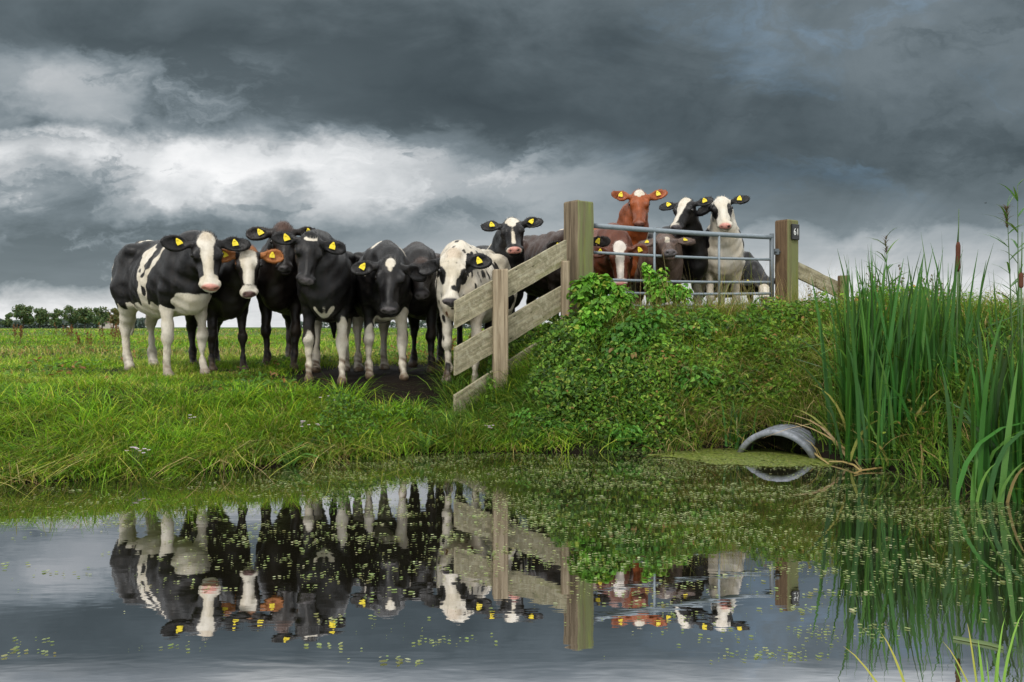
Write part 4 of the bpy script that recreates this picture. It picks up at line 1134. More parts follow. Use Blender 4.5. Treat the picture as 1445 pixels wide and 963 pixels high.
# crest under the gate
x = rng.uniform(.8, 3.6, 210); y = 8.55+(x-.8)*.27+rng.uniform(-.35, .25, 210); tussocks(x, y, 40, .34, .006, [(3,(.17,.24,.04)),(2,(.1,.19,.025)),(2,(.38,.3,.13)),(1,(.26,.13,.05))], .08, (.05,.5), (.1,.8))
x = rng.uniform(1.3, 3.7, 70); y = 8.5+(x-.8)*.27+rng.uniform(-.3, .25, 70); tussocks(x, y, 6, .62, .0035, [(3,(.45,.36,.16)),(1,(.3,.2,.08)),(1,(.25,.3,.05))], .05, (.02,.25), (.0,.4))
# right-hand bank top
x = rng.uniform(3.4, 6.4, 330); y = rng.uniform(7.0, 10.2, 330); tussocks(x, y, 42, .42, .007, [(4,(.17,.26,.03)),(3,(.1,.2,.02)),(2,(.28,.26,.06)),(1,(.25,.13,.05))], .1, (.05,.5), (.1,.8))
x = rng.uniform(2.2, 5.6, 230); y = rng.uniform(4.4, 8.0, 230); k = sdist(x, y) > .06; tussocks(x[k], y[k], 36, .36, .008, DARKG+DARKG+[(3,(.2,.27,.04)),(1.5,(.4,.3,.12))], .1, (.05,.5), (.1,.8))
# tussock at the foot of the fence
x = rng.uniform(-.3, .4, 60); y = 7.55+(x+.7)*.78+rng.uniform(-.35, .02, 60); tussocks(x, y, 46, .27, .0065, LUSH+DARKG, .08, (.05,.6), (.1,.8))
x = rng.uniform(-2.1, -.4, 26); y = rng.uniform(7.1, 7.5, 26); tussocks(x, y, 30, .15, .006, [(3,(.28,.34,.04)),(3,(.13,.25,.02))], .06)
tag(link('bank_grass', G.mesh('bank_grass'), None, M['grass']), 'long tangled green and straw-coloured grass over the bank and dam', 'grass', kind='stuff')

# -------- low leafy cover on the dam front
G = Blades()
for n, rgn, table, sz in ((46000, (-.25,3.0,6.75,9.0), DARKG, .038), (11000, (.1,3.0,6.8,8.9), [(3,(.17,.33,.04)),(2,(.28,.36,.06)),(.25,(.34,.2,.07))], .04), (9000, (1.2,3.4,6.9,9.2), [(3,(.07,.16,.02)),(3,(.14,.22,.03)),(1,(.2,.14,.04))], .032), (6000, (-1.6,.2,6.3,7.4), DARKG, .03), (52000, (1.2,4.0,7.0,9.3), [(4,(.11,.24,.025)),(3,(.19,.34,.035)),(2,(.05,.13,.015)),(.5,(.32,.2,.07))], .042), (9000, (2.3,5.2,4.5,8.5), [(3,(.10,.22,.03)),(2,(.2,.3,.04)),(1,(.25,.16,.05))], .034)):
    x = rng.uniform(rgn[0], rgn[1], n); y = rng.uniform(rgn[2], rgn[3], n); s = sdist(x, y)
    cl = fbm(x*2.2, y*2.2, 71); k = (rng.rand(n) < (1-.6*sstep(1.2, 2.6, x))) & (s > -.03) & (s < 2.3) & (cl > np.where(x > 1.3, .36, .42)) & ~(pipe_zone(x, y, .33, .55)); x, y, cl = x[k], y[k], cl[k]
    N = len(x); z = ground(x, y)+rng.uniform(0, 1, N)**.9*(.14+.65*np.clip(cl-.4, 0, .5))+.10*sstep(1.2, 1.7, x)*rng.rand(N)*sstep(8.5, 7.9, y)-.10*sstep(8.1, 8.8, y)*sstep(.7, 1.1, x)
    nv = np.stack([rng.normal(0, .6, N), rng.normal(-.5, .6, N), rng.uniform(.3, 1.2, N)], 1)
    tone = (.7+.6*vnoise(x*4, y*4, 73))[:, None]
    G.leaves(np.stack([x, y, z], 1), sz*rng.uniform(.5, 1.5, N), nv, pick(N, table)*tone, rng.uniform(.4, .75))
tag(link('ground_cover', G.mesh('ground_cover'), None, M['leaf']), 'low dark green leafy weeds covering the front of the dam', 'ground cover', kind='stuff')

# -------- bushes and climbers
def bush(name, px, py, Y, rad, n, size, table, label, cat='bush', lobes=7, group=None, seed=0):
    rr = np.random.RandomState(seed)
    c = P(px, py, Y)
    if not name.startswith('climb'):      # sit on the slope where the line of sight meets it
        for Yt in np.arange(6.3, 9.2, .05):
            c = P(px, py, Yt)
            if c[2] < gz1(c[0], c[1])+.02: break
        c[1] -= .12; c[2] = max(gz1(c[0], c[1]), 0)+rad[2]*.35
    gz_ = gz1(c[0], c[1])
    root = empty(name, (c[0], c[1], gz_), label, cat, group)
    org = np.array([c[0], c[1], gz_])
    B = Blades(); st = MB()
    cen = np.array([0,0,c[2]-gz_])
    for i in range(lobes):
        d = rr.normal(size=3); d /= np.linalg.norm(d)
        lc = cen+d*np.array(rad)*rr.uniform(.25, .75); lr = np.array(rad)*rr.uniform(.28, .52)
        m_ = int(n/lobes*rr.uniform(.6, 1.4))
        q = rr.normal(size=(m_, 3)); q /= np.linalg.norm(q, axis=1)[:, None]; rad_ = rr.uniform(.45, 1.08, m_)[:, None]
        p = lc+q*lr*rad_
        nv = q*.7+np.array([0,-.25,.9])+rr.normal(0, .45, (m_, 3))
        B.leaves(p+org, size*rr.uniform(.55, 1.4, m_), nv, pick(m_, table)*rr.uniform(.7, 1.25), .78, np.stack([q[:, 0], q[:, 1], q[:, 2]*.3-.6], 1)+rr.normal(0, .4, (m_, 3)))
        base = np.array([rr.uniform(-.4,.4)*rad[0], rr.uniform(-.3,.3)*rad[1], -.03])
        mid = (base+lc)/2+rr.normal(0, .03, 3)
        st = MB(); st.tube([base, mid, lc, lc+q[0]*lr*.8], [.006,.005,.004,.002], 5); link('stem', st.mesh('stem'), root, M['green_stem'])
    B2 = B.mesh('foliage', org)
    link('foliage', B2, root, M['leaf'])
    return root
HOP = [(5,(.12,.33,.025)),(4,(.19,.42,.045)),(2,(.07,.2,.018)),(1,(.33,.42,.06))]
NET = [(5,(.055,.18,.02)),(4,(.095,.26,.03)),(2,(.16,.33,.045))]
bush('climbing_bush', 846, 428, 8.4, (.33,.22,.33), 1300, .066, HOP, 'bright green broad-leaved climber piled up at the foot of the mossy gatepost', seed=1)
bush('climbing_bush', 842, 452, 7.98, (.34,.24,.26), 1300, .06, HOP, 'fresh green bramble mound below the climber at the mossy gatepost', seed=2)
bush('climbing_vine', 922, 392, 8.92, (.15,.09,.26), 520, .052, HOP, 'leafy vine climbing the gate rails up to the second rail', 'vine', lobes=8, seed=3)
bush('climbing_vine', 945, 420, 8.8, (.34,.16,.22), 950, .054, HOP, 'spreading green vine along the lower gate rails under the upturned nose', 'vine', seed=4)
bush('nettle_bush', 905, 492, 8.0, (.55,.3,.36), 2300, .05, NET, 'dark green nettle thicket in the middle of the dam front', seed=5)
bush('nettle_bush', 985, 555, 7.45, (.45,.25,.27), 1300, .044, NET, 'nettle patch low on the dam between the thicket and the culvert', seed=6)
bush('water_mint_bush', 770, 602, 7.0, (.5,.2,.2), 1900, .038, NET, 'dark leafy clump at the waterline below the plank fence', seed=7)
bush('water_mint_bush', 872, 598, 6.98, (.42,.2,.2), 1300, .038, NET, 'leafy clump trailing into the water left of the duckweed', seed=8)
bush('willowherb_bush', 1262, 415, 8.3, (.75,.35,.33), 1500, .042, [(3,(.23,.37,.04)),(3,(.13,.27,.03)),(1,(.4,.3,.09))], 'yellowish green weeds on the bank behind the cattails', seed=9)
bush('willowherb_bush', 1090, 545, 7.35, (.42,.15,.22), 520, .034, [(3,(.18,.26,.04)),(2,(.3,.3,.07)),(2,(.32,.17,.06))], 'thin olive and russet weeds above the culvert pipe', seed=10)

NETB = NET+[(2,(.24,.32,.05)),(1,(.3,.2,.07))]
bush('nettle_bush', 870, 520, 7.75, (.38,.25,.26), 1300, .046, NETB, 'mixed green and yellowing weeds between the bramble mound and the waterline', seed=11)
bush('nettle_bush', 965, 478, 8.15, (.42,.25,.24), 1200, .044, NETB, 'leafy weeds below the middle of the gate, right of the dark thicket', seed=12)
bush('nettle_bush', 800, 545, 7.5, (.36,.22,.22), 1100, .042, NET, 'low dark weeds under the lower end of the plank fence', seed=13)
bush('bramble_bush', 1045, 470, 8.3, (.45,.25,.18), 900, .04, NETB, 'yellow-green weeds on the bank edge below the right half of the gate', seed=14)
# broad-leaved weeds in the pasture
G = Blades()
x, y = scatter(60000, -16, 1.2, 7.0, 26, lambda x, y: view(x, y) & (x < .1*y) & (mudmask(x, y) < .3) & (fbm(x*.8, y*.6, 95) > .60) & (rng.rand(len(x)) < 9/y))
N = len(x); z = ground(x, y)+rng.uniform(0, .10, N)
G.leaves(np.stack([x, y, z], 1), rng.uniform(.025, .07, N)*(1+y/60), np.stack([rng.normal(0,.5,N), rng.normal(-.4,.5,N), np.ones(N)], 1), pick(N, [(3,(.06,.15,.018)),(2,(.11,.22,.025)),(1,(.27,.13,.045))]), .5)
tag(link('pasture_weeds', G.mesh('pasture_weeds'), None, M['leaf']), 'patches of dark broad-leaved weeds among the pasture grass', 'weeds', kind='stuff')

bush('willowherb_bush', 1010, 490, 8.0, (.5,.3,.2), 1300, .042, [(3,(.2,.38,.035)),(3,(.12,.27,.025)),(1,(.38,.36,.08))], 'lush yellow-green weeds on the bank face right of the middle of the dam', seed=15)
bush('willowherb_bush', 1120, 480, 8.1, (.5,.3,.2), 1200, .04, [(3,(.22,.38,.04)),(3,(.12,.26,.025)),(1,(.40,.34,.09))], 'lush yellow-green weeds below the brown gatepost', seed=16)

bush('willowherb_bush', 1215, 408, 8.6, (.5,.3,.3), 1300, .04, [(3,(.2,.36,.04)),(3,(.12,.26,.025)),(1,(.3,.3,.09))], 'tall bushy weeds on the bank top right of the brown gatepost', seed=17)
bush('willowherb_bush', 1345, 420, 8.0, (.75,.3,.35), 1700, .04, [(3,(.2,.36,.04)),(3,(.12,.26,.025)),(1,(.3,.3,.09))], 'tall bushy weeds behind the brown cattail head', seed=18)
bush('willowherb_bush', 1440, 415, 7.6, (.5,.3,.35), 1200, .04, [(3,(.2,.36,.04)),(3,(.12,.26,.025)),(1,(.3,.3,.09))], 'bushy weeds on the bank at the right edge below the reeds', seed=19)

# -------- cattails and reeds
CAT = [(5,(.026,.10,.017)),(4,(.04,.15,.022)),(2,(.075,.2,.032)),(1.5,(.016,.055,.011))]
def cattail(px, py, Y, n, h, label, spread=.16, heads=(), dead=3, seed=0, wid=.029):
    n = int(n*2.7); spread *= 1.15
    c = P(px, py, Y); c[2] = 0; rr = np.random.RandomState(seed)
    gz_ = min(gz1(c[0], c[1]), .12); org = np.array([c[0], c[1], max(gz_, 0)])
    root = empty('cattail_clump', tuple(org), label, 'cattail', 'cattails and reeds at the right bank')
    B = Blades()
    def put(m_, hh, lean, bend, table, w):
        x = rr.normal(0, spread, m_); y = rr.normal(0, spread*.6, m_)
        b = np.stack([x, y, np.full(m_, -.08)], 1)+org
        az = rr.uniform(0, 6.28, m_)
        base = np.tile(np.array([[.22,.30,.09]]), (m_, 1))
        col = pick(m_, table)
        B.blades(b, hh*rr.uniform(.55, 1.08, m_), w*rr.uniform(.65, 1.25, m_), az, rr.uniform(*lean, m_), rr.uniform(*bend, m_), col, (0,.14,.3,.45,.6,.75,.88,1.), None, (.9,1,1,.95,.85,.68,.42,.05), rr.uniform(.6, 2.4, m_))
    put(int(n*.9), h, (.0,.09), (.0,.11), CAT, wid)
    put(int(n*.1), h*.95, (.05,.18), (.3,.8), CAT, wid)
    put(max(2, n//6), h*.45, (.1,.45), (.0,.5), [(2,(.12,.26,.05)),(1,(.3,.3,.08))], wid*.8)
    if dead: put(dead, h*.5, (.3,1.1), (.3,1.2), [(2,(.34,.24,.1)),(1,(.17,.09,.04))], wid*.8)
    link('leaves', B.mesh('leaves', org), root, M['reed'])
    for (hx_, hy_, hY, L, r_) in heads:
        top = P(hx_, hy_, hY)-org; foot = np.array([top[0]*.6, top[1]*.6, -.05])
        mb = MB(); low = top-np.array([0,0,L])
        mb.tube([foot, (foot+low)/2+np.array([.01,0,0]), low], [.009,.008,.006], 6); 
        mb.tube([top, top+np.array([.004,0,.1]), top+np.array([.006,0,.26])], [.005,.004,.002], 5)
        s_ = link('stalk', mb.mesh('stalk', True), root, M['green_stem'])
        mb = MB(); t = np.linspace(0, 1, 9); mb.tube([low+(top-low)*k for k in t], [r_*(.35 if k in (0,) else .6 if k == 1 else 1) for k in t], 12)
        link('seed_head', mb.mesh('seed_head', True), s_, M['seed'])
    return root
cattail(1212, 648, 6.35, 26, 1.6, 'tall cattail clump standing nearest the culvert pipe', .07, seed=1)
cattail(1243, 655, 6.2, 30, 1.6, 'cattail clump with pale stem bases just right of the one by the culvert', .13, seed=2)
cattail(1290, 652, 6.25, 26, 1.62, 'dense dark cattail clump in the middle of the stand', .12, seed=3)
cattail(1332, 640, 6.3, 16, 1.75, 'cattail clump holding one upright brown seed head against the sky', .09, heads=((1352,342,6.2,.23,.017),), seed=4)
cattail(1375, 612, 6.5, 20, 1.35, 'cattail clump behind the foremost one, beside the withered stems', .13, dead=8, seed=5)
cattail(1405, 705, 5.0, 26, 1.12, 'foremost cattail clump standing in the water at the right', .11, dead=1, seed=6)
cattail(1440, 712, 4.95, 24, 1.3, 'cattail clump cut by the right edge of the picture', .10, heads=((1441,385,5.1,.1,.014),), dead=2, seed=7)
cattail(1450, 600, 6.3, 20, 1.5, 'cattail clump on the bank at the right edge behind the foremost pair', .16, dead=3, seed=8)
cattail(1040, 600, 7.0, 9, .62, 'small tuft of cattail leaves left of the culvert pipe', .05, dead=0, seed=9, wid=.018)
cattail(1222, 640, 6.5, 20, 1.45, 'cattail leaves at the back of the stand behind the pale-based clump', .12, seed=21)
cattail(1268, 668, 6.0, 16, .95, 'short young cattail clump at the front of the stand', .12, seed=22)
cattail(1312, 625, 6.6, 20, 1.55, 'cattail clump rooted on the bank behind the dense dark one', .14, dead=5, seed=23)
cattail(1350, 660, 6.1, 14, 1.2, 'cattail clump growing out of the rotten brown stems', .12, dead=7, seed=24)
# common reed at the right edge
def reed(px, py, Y, top, label, seed):
    rr = np.random.RandomState(seed); c = P(px, py, Y); g = gz1(c[0], c[1]); org = np.array([c[0], c[1], g])
    root = empty('reed', tuple(org), label, 'reed', 'cattails and reeds at the right bank')
    tp = P(top[0], top[1], Y)-org; mb = MB(); B = Blades()
    ts = np.linspace(0, 1, 12); cur = [np.array([tp[0]*t**1.4, tp[1]*t, tp[2]*t]) for t in ts]
    mb.tube(cur, [.006-.004*t for t in ts], 6); link('stalk', mb.mesh('stalk', True), root, M['green_stem'])
    sd = 1
    for i in range(3, 12):
        m_ = 2; b = np.repeat((cur[i]+org)[None], m_, 0); az = (0 if sd > 0 else math.pi)+rr.normal(0, .6, m_); sd = -sd
        B.blades(b, .3*rr.uniform(.6, 1.2, m_)*(1.1-.5*ts[i]), .017, az, rr.uniform(.5, 1.0, m_), rr.uniform(.1, .8, m_), pick(m_, [(2,(.05,.14,.03)),(1,(.1,.2,.04))]), (0,.2,.45,.7,.88,1.), None, (.5,1,.9,.65,.35,.04))
    link('leaves', B.mesh('leaves', org), root, M['reed'])
    if seed % 2:
        B = Blades(); m_ = 60; b = (tp+org)[None]-np.array([0,0,1])*rr.uniform(0, .16, (m_, 1))
        B.blades(b, rr.uniform(.03, .09, m_), .006, rr.uniform(0, 6.28, m_), rr.uniform(.2, .7, m_), rr.uniform(.2, 1, m_), pick(m_, [(1,(.09,.05,.04))]))
        link('plume', B.mesh('plume', org), root, M['grass'])
reed(1437, 520, 6.0, (1436,262), 'tallest reed with narrow side leaves at the right edge', 2)
reed(1428, 520, 6.1, (1421,293), 'dark-plumed reed leaning beside the tallest one', 3)
reed(1252, 470, 8.2, (1250,336), 'slender reed with a small dark plume above the bank weeds', 5)

# dry branching seed plants against the sky
def seedplant(px, py, Y, h, n, label, seed, col=(.16,.12,.07)):
    rr = np.random.RandomState(seed); c = P(px, py, Y); g = gz1(c[0], c[1]); org = np.array([c[0], c[1], g])
    root = empty('dock_plant' if col[0] > .17 else 'seed_plant', tuple(org), label, 'weed', 'seeding weeds in the pasture and on the bank')
    mb = MB(); B = Blades()
    for i in range(n):
        b = np.array([rr.normal(0,.05)*n**.5, rr.normal(0,.05)*n**.5, -.03]); t = b+np.array([rr.normal(0,.07), rr.normal(0,.05), h*rr.uniform(.7,1.05)])
        mb = MB(); B = Blades(); mb.tube([b, (b+t)/2+np.array([rr.normal(0,.015),0,0]), t], [.004,.003,.0015], 4)
        for k in np.linspace(.45, .98, 10):
            p0 = b+(t-b)*k; L = h*.22*(1.15-k); m_ = 5; a = rr.uniform(0, 6.28)
            q = p0+np.array([math.cos(a), math.sin(a)*.7, 1.1])*L*.7
            mb.tube([p0, q], [.0018,.001], 3)
            pts = p0+(q-p0)*rr.uniform(.2, 1, (m_, 1))+rr.normal(0, .008, (m_, 3))
            B.leaves(pts+org, (.02 if col[0] > .17 else .016)*rr.uniform(.6, 1.6, m_), rr.normal(size=(m_, 3)), pick(m_, [(2, col), (1, tuple(x*.6 for x in col))]), .8)
        sp_ = link('stem', mb.mesh('stem'), root, M['stem']); link('seed_spray', B.mesh('seed_spray', org), sp_, M['grass'])
seedplant(1178, 410, 9.4, .6, 6, 'wispy grey seed plant beside the grey plank fence', 11)
seedplant(1232, 390, 9.2, .75, 9, 'tall branching seed plant against the sky right of the grey plank fence', 12)
seedplant(1285, 390, 9.0, .68, 9, 'greyish seed plant behind the middle of the cattails', 13)
seedplant(1322, 390, 8.8, .66, 9, 'feathery seed plant just left of the brown cattail head', 14)
for i, (px, Y, h, n, lab) in enumerate(((25, 19, .55, 7, 'rusty dock stalks in the pasture at the left edge below the trees'), (118, 14.2, .42, 4, 'single dark dock stalk in the grass left of the patched cow'), (160, 17.5, .62, 10, 'thick rusty dock patch close behind the patched cow'), (92, 22, .6, 8, 'small rusty dock patch far out in the pasture'), (640, 12.5, .35, 4, 'dry stalks behind the legs of the mottled white cow'))):
    seedplant(px, 480, Y, h, n, lab, 30+i, (.22,.085,.035))

# flowers
def flower(px, py, Y, n, label, seed, h=.16):
    rr = np.random.RandomState(seed); c = P(px, py, Y); g = gz1(c[0], c[1]); h = max(.06, c[2]-g); org = np.array([c[0], c[1], g])
    root = empty('flower_clump', tuple(org), label, 'flowers', 'small pale wildflowers on the bank')
    mb = MB(); B = Blades(); D = Blades()
    for i in range(n):
        t = np.array([rr.normal(0,.045), rr.normal(0,.03), h*rr.uniform(.85,1.1)])
        mb = MB(); B = Blades(); mb.tube([(t[0]*.4,t[1]*.4,-.02), t], [.003,.002], 4)
        m_ = 9; a = np.linspace(0, 6.28, m_, endpoint=False); d = np.stack([np.cos(a), np.sin(a), np.full(m_, .35)], 1)
        B.leaves(t+d*.008+org, np.full(m_, .013), np.stack([np.cos(a)*-.3, np.sin(a)*-.3-.3, np.ones(m_)], 1), np.tile([[.72,.62,.74]], (m_, 1))*rr.uniform(.85,1.1,(m_,1)), .6, d)
        B.leaves(t+org+rr.normal(0,.002,(3,3)), np.full(3,.010), rr.normal(size=(3,3))+np.array([0,-.5,1]), np.tile([[.55,.4,.08]], (3, 1)), .9)
        s_ = link('stem', mb.mesh('stem'), root, M['green_stem']); link('bloom', B.mesh('bloom', org), s_, M['grass'])
flower(190, 634, 5.75, 9, 'biggest clump of pale pink flowers on the bank below the patched cow', 1)
flower(272, 590, 6.3, 3, 'few white flowers just above the pink clump, under the patched cow', 2)
flower(433, 597, 6.5, 8, 'pale flowers on the bank below the cow with the white crescent', 3)
flower(462, 563, 6.9, 3, 'three tiny pale flowers at the edge of the mud', 4)
flower(690, 602, 6.95, 5, 'whitish flowers near the water below the plank fence', 5)
# broad dock leaves at the bank
for px, py, Y, lab, sd_ in ((408, 628, 6.15, 'broad-leaved dock rosette at the waterline below the crescent-browed cow', 1), (600, 622, 6.75, 'dark broad-leaved plant at the waterline below the mud', 2)):
    rr = np.random.RandomState(sd_); c = P(px, py, Y); g = gz1(c[0], c[1]); org = np.array([c[0], c[1], max(g, 0)])
    B = Blades(); m_ = 16
    B.blades(np.repeat(org[None], m_, 0)+rr.normal(0,.02,(m_,3))*[1,1,0], rr.uniform(.14,.28,m_), rr.uniform(.03,.05,m_), rr.uniform(0,6.28,m_), rr.uniform(.3,.8,m_), rr.uniform(.2,.9,m_), pick(m_, [(1,(.06,.17,.03)),(1,(.1,.22,.04))]), (0,.15,.4,.65,.87,1), None, (.15,.6,1,.9,.5,.05), np.zeros(m_))
    tag(link('dock_rosette', B.mesh('dock_rosette', org), None, M['leaf'], tuple(org)), lab, 'weed')
# foreground blades rising at the lower right from the near bank
for px0, Y0, tips, lab, sd_ in ((1400, 1.95, ((1330,905),(1365,880),(1418,872),(1445,862),(1392,925),(1345,935),(1430,900),(1410,912),(1380,902)), 'yellowish green grass tuft rising at the bottom right corner', 1), (1330, 1.9, ((1243,893),(1190,912)), 'two long arching blades reaching over the water at the bottom right', 2)):
    rr = np.random.RandomState(sd_); B = Blades(); org = P(px0, 1120, Y0); org[2] = 0
    for t in tips:
        q = P(t[0], t[1], Y0+.25); d = q-org; L = np.linalg.norm(d)
        b = org+np.array([d[0]*.15+rr.normal(0,.02), 0, -.05]); d = q-b
        ts = np.linspace(0, 1, 9); pth = [b+np.array([d[0]*t_**1.25, d[1]*t_, d[2]*(1-(1-t_)**1.5)]) for t_ in ts]
        w = .0085*rr.uniform(.7,1.2); wp = [.9,1,1,.95,.9,.8,.65,.4,.04]
        sdv = nrm(np.cross(d, (0,-1,.25)))
        V = []; 
        for p_, k in zip(pth, wp): V += [p_-sdv*w*k*.5, p_+sdv*w*k*.5]
        n0 = B.n; B.V.append(np.array(V)); c1 = np.array([.13,.26,.03]); c2 = np.array([.36,.3,.05]) if rr.rand() < .5 else c1*1.3
        B.C.append(np.repeat(np.stack([c1+(c2-c1)*t_ for t_ in ts]), 2, 0)); B.Q.append(np.array([(n0+2*i, n0+2*i+1, n0+2*i+3, n0+2*i+2) for i in range(8)])); B.n += len(V)
    tag(link('grass_tuft', B.mesh('grass_tuft', org), None, M['reed'], tuple(org)), lab, 'grass')
# withered leaves and stems lying at the reed foot
def fallen(pts, w, col, label, name='fallen_reed_leaf'):
    pts = [P(a, b, CZ*F/(b-HZ)) + np.array([0,0,h]) for a, b, h in pts]; org = pts[0].copy()
    V = []; m_ = len(pts)
    for i, p in enumerate(pts):
        t = nrm(pts[min(i+1, m_-1)]-pts[max(i-1, 0)]); s_ = nrm(np.cross(t, (0,0,1.))); k = math.sin(math.pi*(i+.6)/(m_+.3))
        V += [p-s_*w*k-org+np.array([0,0,-.004]), p-org+np.array([0,0,.006]), p+s_*w*k-org+np.array([0,0,-.004])]
    Q = [(3*i+a, 3*i+a+1, 3*i+a+4, 3*i+a+3) for i in range(m_-1) for a in (0,1)]
    tag(link(name, mesh_np(name, V, Q, True, None, np.tile([col], (len(V), 1))), None, M['reed'], tuple(org)), label, 'leaf', 'withered leaves at the reed foot')
TAN = (.42,.31,.13)
fallen([(1130,641,.05),(1142,643,.055),(1155,650,.035),(1170,657,.01)], .010, TAN, 'withered tan leaf bent over the water in front of the pipe')
fallen([(1170,654,.015),(1190,657,.03),(1206,662,.03),(1216,667,.01)], .012, TAN, 'longest withered leaf lying towards the cattails from the pipe')
fallen([(1194,648,.04),(1203,652,.04),(1212,660,.02),(1217,666,.01)], .009, (.46,.36,.17), 'pale withered leaf standing up where the dry leaves meet')
fallen([(1205,670,.008),(1216,666,.012),(1240,664,.02),(1275,662,.01)], .009, (.36,.25,.1), 'dry straw-coloured leaf flat on the water at the clump foot')
fallen([(1285,655,.02),(1310,660,.04),(1340,664,.02),(1362,672,.01)], .012, (.38,.2,.09), 'russet dead leaf under the middle cattails')
fallen([(1300,666,.01),(1330,661,.03),(1352,650,.10),(1366,640,.16)], .016, (.2,.12,.06), 'broken brown stem leaning on the bank between the cattails')
fallen([(1310,640,.10),(1345,655,.10),(1372,668,.05),(1395,690,.01)], .018, (.15,.085,.045), 'thick rotten stem lying down towards the foremost cattails')
fallen([(1345,902,.006),(1368,906,.006),(1395,911,.006),(1416,917,.006)], .007, (.11,.16,.06), 'long pale leaf floating flat on the water at the lower right')

# -------- duckweed and floating specks
G = Blades()
def flecks(x, y, size, col, zz=.004):
    N = len(x)
    if not N: return
    a = rng.uniform(0, 6.28, N); ks = 6; ang = np.linspace(0, 2*np.pi, ks, endpoint=False)
    r = size[:, None]*rng.uniform(.55, 1.25, (N, ks)); ex = rng.uniform(.55, 1.0, N)[:, None]
    vx = r*np.cos(ang)*1.; vy = r*np.sin(ang)*ex
    X_ = x[:, None]+vx*np.cos(a)[:, None]-vy*np.sin(a)[:, None]; Y_ = y[:, None]+vx*np.sin(a)[:, None]+vy*np.cos(a)[:, None]
    V = np.stack([X_, Y_, np.broadcast_to(zz+rng.uniform(0, .002, N)[:, None], X_.shape)], -1).reshape(-1, 3)
    b = G.n+np.arange(N)*ks
    G.V.append(V); G.C.append(np.repeat(col, ks, 0)); G.Q += [np.stack([b, b+1, b+2, b+3], 1), np.stack([b, b+3, b+4, b+5], 1)]; G.n += N*ks
DUCK = [(3,(.24,.28,.12)),(3,(.18,.24,.08)),(1,(.34,.36,.2)),(1.5,(.16,.16,.06))]
def wat(n, x0, x1, y0, y1):
    x = rng.uniform(x0, x1, n); y = rng.uniform(y0, y1, n); k = sdist(x, y) < -.01; return x[k], y[k]
x, y = wat(130000, -4.5, 4.5, 2.6, 6.95)
px_ = CX+x/y*F; py_ = HZ+CZ/y*F
dn = sstep(900, 740, py_)*(.15+.85*sstep(100, 480, px_)+.25*sstep(760, 900, px_))+.25*sstep(690, 650, py_)
dn *= sstep(.42, .62, .55*fbm(x*2.6, y*2.6, 81, 4)+.45*fbm(x*1.6, y*9, 82, 3))*1.15
k = rng.rand(len(x)) < dn*.36; x, y = x[k], y[k]
flecks(x, y, .003+.009*rng.rand(len(x))**2.4, pick(len(x), DUCK))
# specks gathered in small rafts
x, y = wat(800, -4.2, 4.2, 2.5, 6.9); py_ = HZ+CZ/y*F; px_ = CX+x/y*F
k = rng.rand(len(x)) < (.2+.8*sstep(860, 720, py_))*(.2+.8*sstep(150, 500, px_)); x, y = x[k], y[k]
for a, b in zip(x, y):
    m_ = rng.randint(4, 15); flecks(a+rng.normal(0, .07, m_), b+rng.normal(0, .02, m_), .004+.009*rng.rand(m_), pick(m_, DUCK))
# thin yellow-green film patches nearer the camera
for px, py, sx, sy, m_ in ((1150,895,30,14,60),(1090,925,70,8,60),(960,870,40,6,22),(640,905,50,8,25),(1000,895,90,25,30),(250,915,40,5,14),(40,905,50,8,8),(560,880,60,25,16),(1240,890,30,10,30)):
    qx = px+rng.normal(0, sx*.6, m_); qy = np.clip(py+rng.normal(0, sy*.6, m_), 700, 960); Yq = CZ*F/(qy-HZ); flecks((qx-CX)/F*Yq, Yq, .002+.008*rng.rand(m_)**1.5, pick(m_, [(2,(.17,.22,.07)),(1,(.22,.26,.11))]))
# closed mat in front of the culvert
x, y = wat(60000, 1.0, 3.3, 5.6, 7.1); px_ = CX+x/y*F; py_ = HZ+CZ/y*F
e = ((px_-1085)/135)**2+((py_-643)/15)**2+2.2*(fbm(x*3.5, y*7, 85, 4)-.5); k = (e < .95) & (rng.rand(len(x)) < .25+1.2*fbm(x*6, y*14, 86)); x, y = x[k], y[k]
flecks(x, y, .005+.012*rng.rand(len(x)), pick(len(x), [(3,(.17,.22,.035)),(2,(.24,.28,.07)),(1,(.10,.13,.03)),(.5,(.33,.36,.14))]))
tag(link('duckweed', G.mesh('duckweed'), None, M['leaf']), 'pale green duckweed specks and mats floating on the ditch', 'duckweed', kind='stuff')

